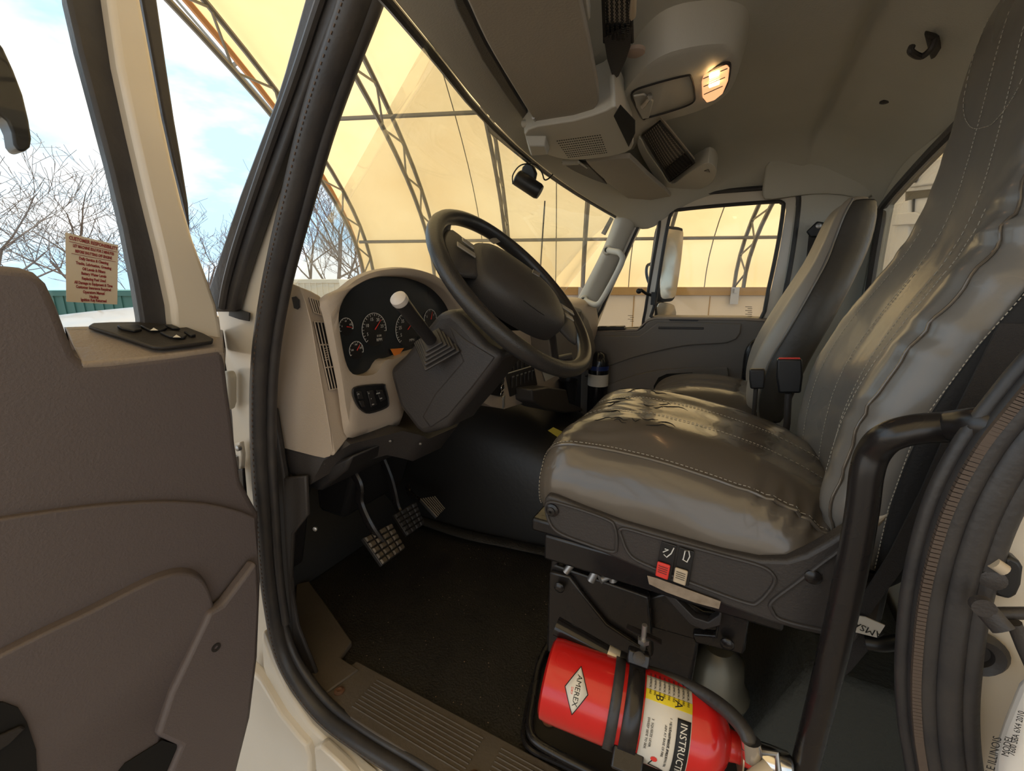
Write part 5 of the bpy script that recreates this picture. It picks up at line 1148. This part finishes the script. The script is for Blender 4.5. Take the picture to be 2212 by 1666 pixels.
stn2 = [(-.30, .66, .64, .56, .03), (-.28, .705, .68, .55, .01), (-.20, .745, .70, .54, 0), (-.08, .755, .70, .53, 0), (.03, .745, .69, .53, 0), (.10, .72, .67, .54, .01), (.13, .69, .65, .56, .03)]
L2 = [ycross(x, zt_, zs, zb, 1.545+i_, 2.015-i_, 0, .012) for x, zt_, zs, zb, i_ in stn2]
ringcushion(L2).build('seat_cushion', m_vin, ps, sub=2)
MB().prism([V((-.24, 1.62, 0)), V((-.24, 1.62, .55)), V((.10, 1.62, .55)), V((.10, 1.62, 0))], (0, .34, 0)).build('base_box', m_bpaint, ps, bev=.01)
# buckles between the seats
def buckle(cx, cy, w, h, stem, y, m_, lab, red):
    t = thing('belt_buckle', lab, 'seat belt buckle', P(cx, stem, 1, y), 'seat belt buckles between the seats')
    q = cat([P(cx+a*w/2, cy+b*h/2, 1, y) for a, b in ((-.95, -1), (.95, -1), (1, .0), (.85, .95), (-.85, .95), (-1, 0))], 1, True)
    MB().prism(q, (0, .022, 0)).build('case', m_, t, bev=.005, seg=3)
    if red: MB().prism([P(cx+a*w/2, cy-h/2+b, 1, y+.003) for a, b in ((-.8, -2), (.8, -2), (.8, 3), (-.8, 3))], (0, .016, 0)).build('release_button', m_redp, t, bev=.001)
    MB().tube([P(cx-3, cy+h/2-2, 1, y+.011), P(cx-6, stem, 1, y+.011), V((P(cx-6, stem, 1, y+.011).x, y+.011, .02))], .008 if red else .006, 10).build('stem', m_dark, t)
buckle(1706, 814, 58, 76, 915, 1.26, m_black, 'larger black seat belt buckle with a red button', True)
buckle(1636, 820, 36, 44, 878, 1.36, m_dark2, 'smaller dark seat belt buckle behind the cushion, left of the larger one', False)
# far side seat belt hanging on the pillar
sb = thing('seat_belt', 'dark seat belt webbing hanging from its anchor on the far door pillar', 'seat belt', P(1730, 660, 1, 2.17))
bl = [P(x, y, 1, 2.165) for x, y in ((1748, 498), (1790, 498), (1786, 560), (1770, 640), (1745, 700), (1700, 760), (1690, 740), (1722, 690), (1738, 600))]
MB().prism(bl, (0, .004, 0)).build('webbing', m_strap, sb)
MB().prism([P(x, y, 1, 2.155) for x, y in ((1742, 500), (1765, 478), (1780, 480), (1796, 500), (1786, 512), (1750, 512))], (0, .015, 0)).build('anchor_guide', m_black, sb, bev=.004)
MB().lathe([(.010, 0), (.010, .006), (.005, .008)], P(1768, 488, 1, 2.153), (0, -1, 0), 14).build('bolt', m_steel, sb)
tag(MB().tube(cat([P(1640, 735, 1, 2.12), P(1618, 760, 1, 2.10), P(1610, 830, 1, 2.1), P(1606, 920, 1, 2.1), V((P(1606, 920, 1, 2.1).x, 2.1, .03))], 6), .016, 10).build('grab_bar', m_bpaint), 'black curved grab bar at the rear of the far door', 'handle')
# near side seat belt running down behind the seat
nb = thing('seat_belt', 'dark seat belt running down beside the driver seat with a cream printed tag', 'seat belt', (.27, .70, .2))
w0 = [P(x, y, 1, .70) for x, y in ((2080, 1150), (1985, 1180), (1950, 1230), (1870, 1340), (1835, 1335), (1920, 1200), (1990, 1060), (2060, 900), (2160, 700), (2230, 700))]
MB().prism(w0, (0, .004, 0)).build('webbing', m_strap, nb)
MB().prism([P(x, y, 1, .692) for x, y in ((1832, 1328), (1870, 1334), (1912, 1352), (1895, 1378), (1830, 1362))], (0, .002, 0)).build('cream_tag', m_label, nb, flat=True)
txt('lettering', 'AMSAFE', m_ink, P(1862, 1356, 1, .6905), (P(1830, 1340, 1, .69)-P(1900, 1370, 1, .69)), (0, 0, -1), .014, nb, ex=.0001)
w1 = [P(x, y, 1, .71) for x, y in ((1828, 1362), (1885, 1372), (1880, 1400), (1838, 1450), (1800, 1480), (1815, 1420))]
MB().prism(w1, (0, .004, 0)).build('lower_webbing', m_strap, nb)
tag(MB().tube(cat([P(1870, 1388, 1, .70), P(1910, 1392, 1, .70), P(1960, 1382, 1, .72), P(1990, 1375, 1, .74)], 6), .010, 10).build('air_hose', m_black), 'black hose passing behind the seat near the door', 'hose')
# floor mat piece, rag and leaf behind the grab bar
tag(MB().prism([P(x, y, 2, .03) for x, y in ((1795, 1510), (1830, 1530), (1900, 1620), (1868, 1640), (1820, 1656), (1780, 1600), (1785, 1560))], (0, 0, -.006)).build('webbing_scrap', mat('dusty_brown_webbing', (.10, .07, .045), .9, bump=(80, .8), var=(20, .4, (.05, .045, .035)))), 'dusty brown strip of webbing lying on the floor behind the grab bar', 'strap')
tag(MB().prism([P(x, y, 2, .02) for x, y in ((1912, 1612), (1930, 1615), (1955, 1632), (1940, 1628))], (0, 0, .002)).build('dry_leaf', mat('dry_leaf', (.35, .22, .06), .7)), 'small dry yellow leaf on the floor by the rear seal', 'leaf')
m = MB(); m.prism([V((.08, .92, .0)), V((.40, .92, .0)), V((.40, .92, .34)), V((.20, .92, .34))], (0, .7, 0)); tag(m.build('storage_hump', mat('black_carpet', (.045, .046, .038), .9, bump=(90, 1.0, 6, .004)), bev=.02), 'black carpeted hump on the floor behind the driver seat', 'hump')
tag(MB().lathe([(.07, 0), (.075, .02), (.06, .05), (.055, .10), (.03, .13), (.001, .135)], P(1545, 1460, 1, .95)+V((0, 0, -.05)), (0, 0, 1), 24).build('air_spring', mat('dusty_metal', (.13, .12, .09), .4, .5)), 'pale dusty air spring under the driver seat', 'spring')
# ================= FIRE EXTINGUISHER =================
a0 = DP(1186, 1462, .76); a1 = DP(1548, 1599, .68)
fx = thing('fire_extinguisher', 'red fire extinguisher strapped on its side at the foot of the driver seat', 'fire extinguisher', a0)
ax = (a1-a0).normalized(); Lx = (a1-a0).length; R = .064
MB().lathe([(R*.86, -.004), (R*.97, 0), (R, .012), (R, Lx*.90), (R*.96, Lx*.95), (R*.80, Lx*1.0), (R*.5, Lx*1.045), (.022, Lx*1.06), (.020, Lx*1.10)], a0, ax, 56).build('cylinder', m_red, fx)
# orthonormal frame round the axis: 'ang' 0 faces the viewer
tv = (CAM-a0); tv = (tv-ax*tv.dot(ax)).normalized(); sv = ax.cross(tv)
def C(s, ang, r=R): ang = math.radians(ang); return a0+ax*s+(tv*math.cos(ang)+sv*math.sin(ang))*r
def axpx(px, py):     # axial coordinate of the pixel on the front tangent plane
    p = PL(px, py, a0+tv*R, tv); return (p-a0).dot(ax)
def band(s0, s1, A0, A1, r, mt, nm, par, n=24): 
    m = MB(); m.grid([[C(s, A0+(A1-A0)*k/n, r) for k in range(n+1)] for s in (s0, s1)]); return m.build(nm, mt, par, solid=.0004)
sgn = 1 if C(.1, 40).z > C(.1, 0).z else -1          # positive angles = upwards
U = lambda a: a*sgn
sL0, sL1 = axpx(1388, 1560), axpx(1492, 1600)
lab = band(sL0, sL1, U(-75), U(52), R+.0006, m_label, 'instruction_label', fx)
band(sL0, sL1, U(17), U(30), R+.0012, m_yel, 'yellow_band', lab)
band(sL1-.020, sL1-.001, U(-75), U(8), R+.0013, m_ink, 'black_band', lab, 20)
def ctxt(s_, s, ang, size, mt, par, along='ring', nm='lettering', w=None):
    """lettering reading round the ring (downwards), facing out"""
    ang_ = U(ang); p = C(s, ang_, R+.0016); nrm = (p-a0-ax*((p-a0).dot(ax))).normalized(); dn_ = nrm.cross(ax); 
    if dn_.z > 0: dn_ = -dn_
    # text runs along dn_ with its top towards +ax
    uy = ax; ux = dn_
    if ux.cross(uy).dot(nrm) < 0: uy = -ax
    o = txt(nm, s_, mt, p, ux, uy, size, par, ex=.0001); 
    # wrap to the cylinder
    M = [];
    for v in o.data.vertices:
        w_ = V(v.co)+p; q = w_-a0; s_ax = q.dot(ax); lat = v.co.dot(ux); th = lat/R
        base_n = nrm*math.cos(th)+ux*math.sin(th); h = v.co.dot(nrm)
        v.co = a0+ax*s_ax+base_n*(R+.0016+h)-p
    return o
ctxt('A', (sL0+sL1)/2+.014, 23, .016, m_ink, lab); ctxt('B', (sL0+sL1)/2-.014, 23, .016, m_ink, lab)
ctxt('INSTRUCTIONS', sL1-.011, -38, .0135, m_label, lab)
ctxt('1  HOLD UPRIGHT. PULL RING PIN.', sL1-.029, -27, .0046, m_ink, lab)
ctxt('2  START BACK 8 FEET.', sL0+.039, -22, .0046, m_ink, lab); ctxt('    AIM AT BASE OF FIRE.', sL0+.033, -22, .0046, m_ink, lab)
ctxt('3  SQUEEZE LEVER.', sL0+.014, -20, .0046, m_ink, lab); ctxt('    SWEEP SIDE TO SIDE.', sL0+.008, -20, .0046, m_ink, lab)
for i in range(9): ctxt('DRY CHEMICAL FIRE', sL0+.006+i*(sL1-sL0-.012)/8, 41, .0042, m_ink, lab)
m = MB(); m.tube([C(sL0+.022, U(-55), R+.0018), C(sL0+.018, U(-66), R+.0018), C(sL0+.032, U(-68), R+.0018), C(sL0+.040, U(-72), R+.0018)], .0007, 4); m.build('sketch_figure', m_ink, lab)
m = MB(); m.lathe([(.005, 0), (.005, .0004)], C(sL0+.024, U(-52), R+.0012), (C(.1, U(-52))-C(.1, U(-52), 0)), 8); m.build('flame_mark', m_redp, lab)
# diamond badge
sd_ = axpx(1238, 1528); 
def dia(w, h, r_, mt, nm, par):
    pts = [C(sd_, U(-4)+h, r_), C(sd_+w, U(-4), r_), C(sd_, U(-4)-h, r_), C(sd_-w, U(-4), r_)]; m = MB()
    n = 8; 
    rows = [[C(sd_+w*(1-abs(2*i/n-1))*t, U(-4)+h*(2*i/n-1), r_) for t in (-1, 0, 1)] for i in range(n+1)]
    m.grid(rows); return m.build(nm, mt, par, solid=.0003)
d0 = dia(.019, 32, R+.0008, m_ink, 'badge_border', fx); d1 = dia(.0175, 29.5, R+.0012, m_label, 'badge', fx)
ctxt('AMEREX', sd_+.001, -4, .0115, m_ink, d1); ctxt('DRY', sd_-.007, -6, .005, m_redp, d1)
# strap and clamp
s1 = axpx(1328, 1530); band(s1-.008, s1+.008, -180, 180, R+.0022, m_rubber, 'rubber_strap', fx, 48)
s2 = axpx(1366, 1545); st_ = band(s2-.013, s2+.013, -180, 180, R+.0035, m_bpaint, 'steel_strap', fx, 48)
m = MB(); pb_ = C(s2, U(72), R+.012); m.box(pb_, (.036, .022, .030), ax, C(s2, U(72), 1)-C(s2, U(72), 0)); m.build('clamp_block', m_bpaint, fx, bev=.003)
MB().lathe([(.010, -.002), (.010, .002), (.006, .004)], C(s2, U(58), R+.018), (CAM-pb_), 18).build('clamp_bolt', m_dark, fx)
q = C(s2+.006, U(80), R+.02); MB().tube([q, q+V((0, 0, .055))], .0045, 10).build('wing_screw', m_steel, fx)
MB().lathe([(.010, 0), (.010, .008)], q+V((0, 0, .02)), (0, 0, 1), 6).build('hex_nut', m_steel, fx)
MB().prism([q+V((-.03, 0, .034)), q+V((.03, -.004, .030)), q+V((.028, .008, .030)), q+V((-.03, .01, .036))], (0, 0, .0015)).build('clip_plate', m_bpaint, fx)
m = MB(); m.box(C(s2+.004, U(-68), R+.008), (.045, .02, .03), ax, tv); m.build('lower_buckle', m_bpaint, fx, bev=.003)
# hose and nozzle
hp = [DP(1620, 1622, .60), DP(1612, 1585, .61), DP(1575, 1540, .64), DP(1520, 1500, .68), DP(1450, 1468, .72), DP(1380, 1446, .745), DP(1330, 1425, .76)]
MB().tube(cat(hp, 8), .0105, 12).build('hose', m_rubber, fx)
MB().tube([DP(1338, 1426, .757), DP(1312, 1412, .765)], .0145, 14).build('silver_ferrule', mat('silver_label', (.6, .57, .5), .3, .4), fx)
MB().tube([DP(1314, 1413, .764), DP(1202, 1352, .80)], [.0135, .0165], 16).build('nozzle', m_bottle, fx)
MB().tube([DP(1336, 1424, .757), DP(1365, 1438, .75)], .015, 12).build('hose_clip', m_black, fx)
# valve
vb = a0+ax*(Lx*1.08)
MB().lathe([(.020, 0), (.021, .03), (.018, .034)], vb, ax, 24).build('neck', m_red, fx)
MB().lathe([(.034, 0), (.034, .002)], vb+ax*.010, (ax+V((0, 0, .1))), 24).build('pin_tag', mat('brass_disc', (.5, .42, .28), .35, .7), fx)
vv = MB(); vv.lathe([(.019, .032), (.020, .05), (.020, .075), (.016, .08)], vb, ax, 20); vv.build('valve_body', m_chrome, fx)
MB().tube([DP(1626, 1640, .60), DP(1622, 1600, .60)], .0125, 14).build('hose_fitting', m_chrome, fx)
MB().tube([DP(1640, 1625, .60), DP(1678, 1628, .59), DP(1682, 1668, .585)], .004, 8).build('handle_lever', m_steel, fx)
MB().tube([DP(1625, 1690, .58), DP(1662, 1660, .585)], .012, 10).build('gauge_body', m_creamp, fx)
# tray under the extinguisher
ty = thing('extinguisher_bracket', 'black steel tray bracket under the red extinguisher', 'bracket', a0)
tb_ = [P(x, y, 2, .035) for x, y in ((1178, 1405), (1160, 1480), (1148, 1560), (1160, 1600), (1230, 1640), (1330, 1700), (1500, 1760), (1640, 1700), (1560, 1520), (1400, 1420))]
tb_ = cat(tb_, 4, True)
MB().prism(tb_, (0, 0, -.03)).build('tray', mat('tray_dark', (.02, .018, .016), .6), ty, bev=.004)
MB().tube(cat([P(x, y, 2, .05) for x, y in ((1186, 1392), (1164, 1440), (1150, 1520), (1144, 1570), (1156, 1600), (1200, 1628), (1270, 1664), (1360, 1712), (1420, 1740))], 6), .010, 10).build('rolled_edge', m_bpaint, ty)
MB().tube(cat([P(x, y, 2, .012) for x, y in ((1176, 1400), (1150, 1480), (1134, 1560), (1132, 1596), (1150, 1622), (1200, 1646), (1280, 1684), (1360, 1730))], 6), .007, 8).build('base_rim', m_bpaint, ty)
MB().lathe([(.018, 0), (.018, .003), (.009, .007), (.005, .005)], P(1186, 1556, 2, .037), (0, 0, 1), 16).build('rusty_screw', m_rust, ty)
# scattered grit on the floor
rnd = random.Random(2); g_ = MB()
for i in range(110):
    x, y = rnd.uniform(-1.2, -.3), rnd.uniform(.75, 1.4); g_.box((x, y, .002), (rnd.uniform(.001, .003), .002, .0015))
gg = g_.build('floor_grit', mat('grit', (.30, .22, .15), .9), flat=True); tag(gg, 'scattered grit and crumbs on the black cab floor', 'grit', kind='stuff')
# white storage box seen through the rear window
tbx = thing('storage_box', 'white moulded equipment box outside the rear window', 'box', P(1940, 600, 0, .95))
XT = .95
def R_(l, x=XT): return [P(a, b, 0, x) for a, b in l]
m_boxw = mat('white_box_plastic', (.86, .84, .80), .4)
MB().prism(R_([(1886, 392), (1900, 378), (1960, 358), (2060, 330), (2060, 700), (1860, 700), (1872, 600), (1880, 480)]), (.35, 0, 0)).build('body', m_boxw, tbx, bev=.02, seg=3)
MB().prism(R_([(1952, 362), (1960, 356), (2060, 335), (2060, 392), (1962, 406), (1950, 402)], XT-.03), (.04, 0, 0)).build('lid_rail', m_boxw, tbx, bev=.012, seg=3)
MB().prism(R_([(1930, 440), (1962, 432), (1962, 700), (1900, 700), (1915, 560)], XT-.03), (.04, 0, 0)).build('corner_post', m_boxw, tbx, bev=.012, seg=3)
MB().prism(R_([(1956, 414), (2020, 408), (2020, 424), (1972, 430), (1962, 600), (1948, 600)], XT-.012), (.012, 0, 0)).build('dark_seam', m_dark, tbx)
MB().lathe([(.035, 0), (.035, .01), (.02, .012)], P(1980, 382, 0, XT-.035), (-1, 0, 0), 18).build('recess_knob', m_galv, tbx)
MB().prism(R_([(1928, 462), (1975, 458), (1990, 466), (1988, 484), (1926, 488)], XT-.055), (.02, 0, 0)).build('latch', m_boxw, tbx, bev=.006)
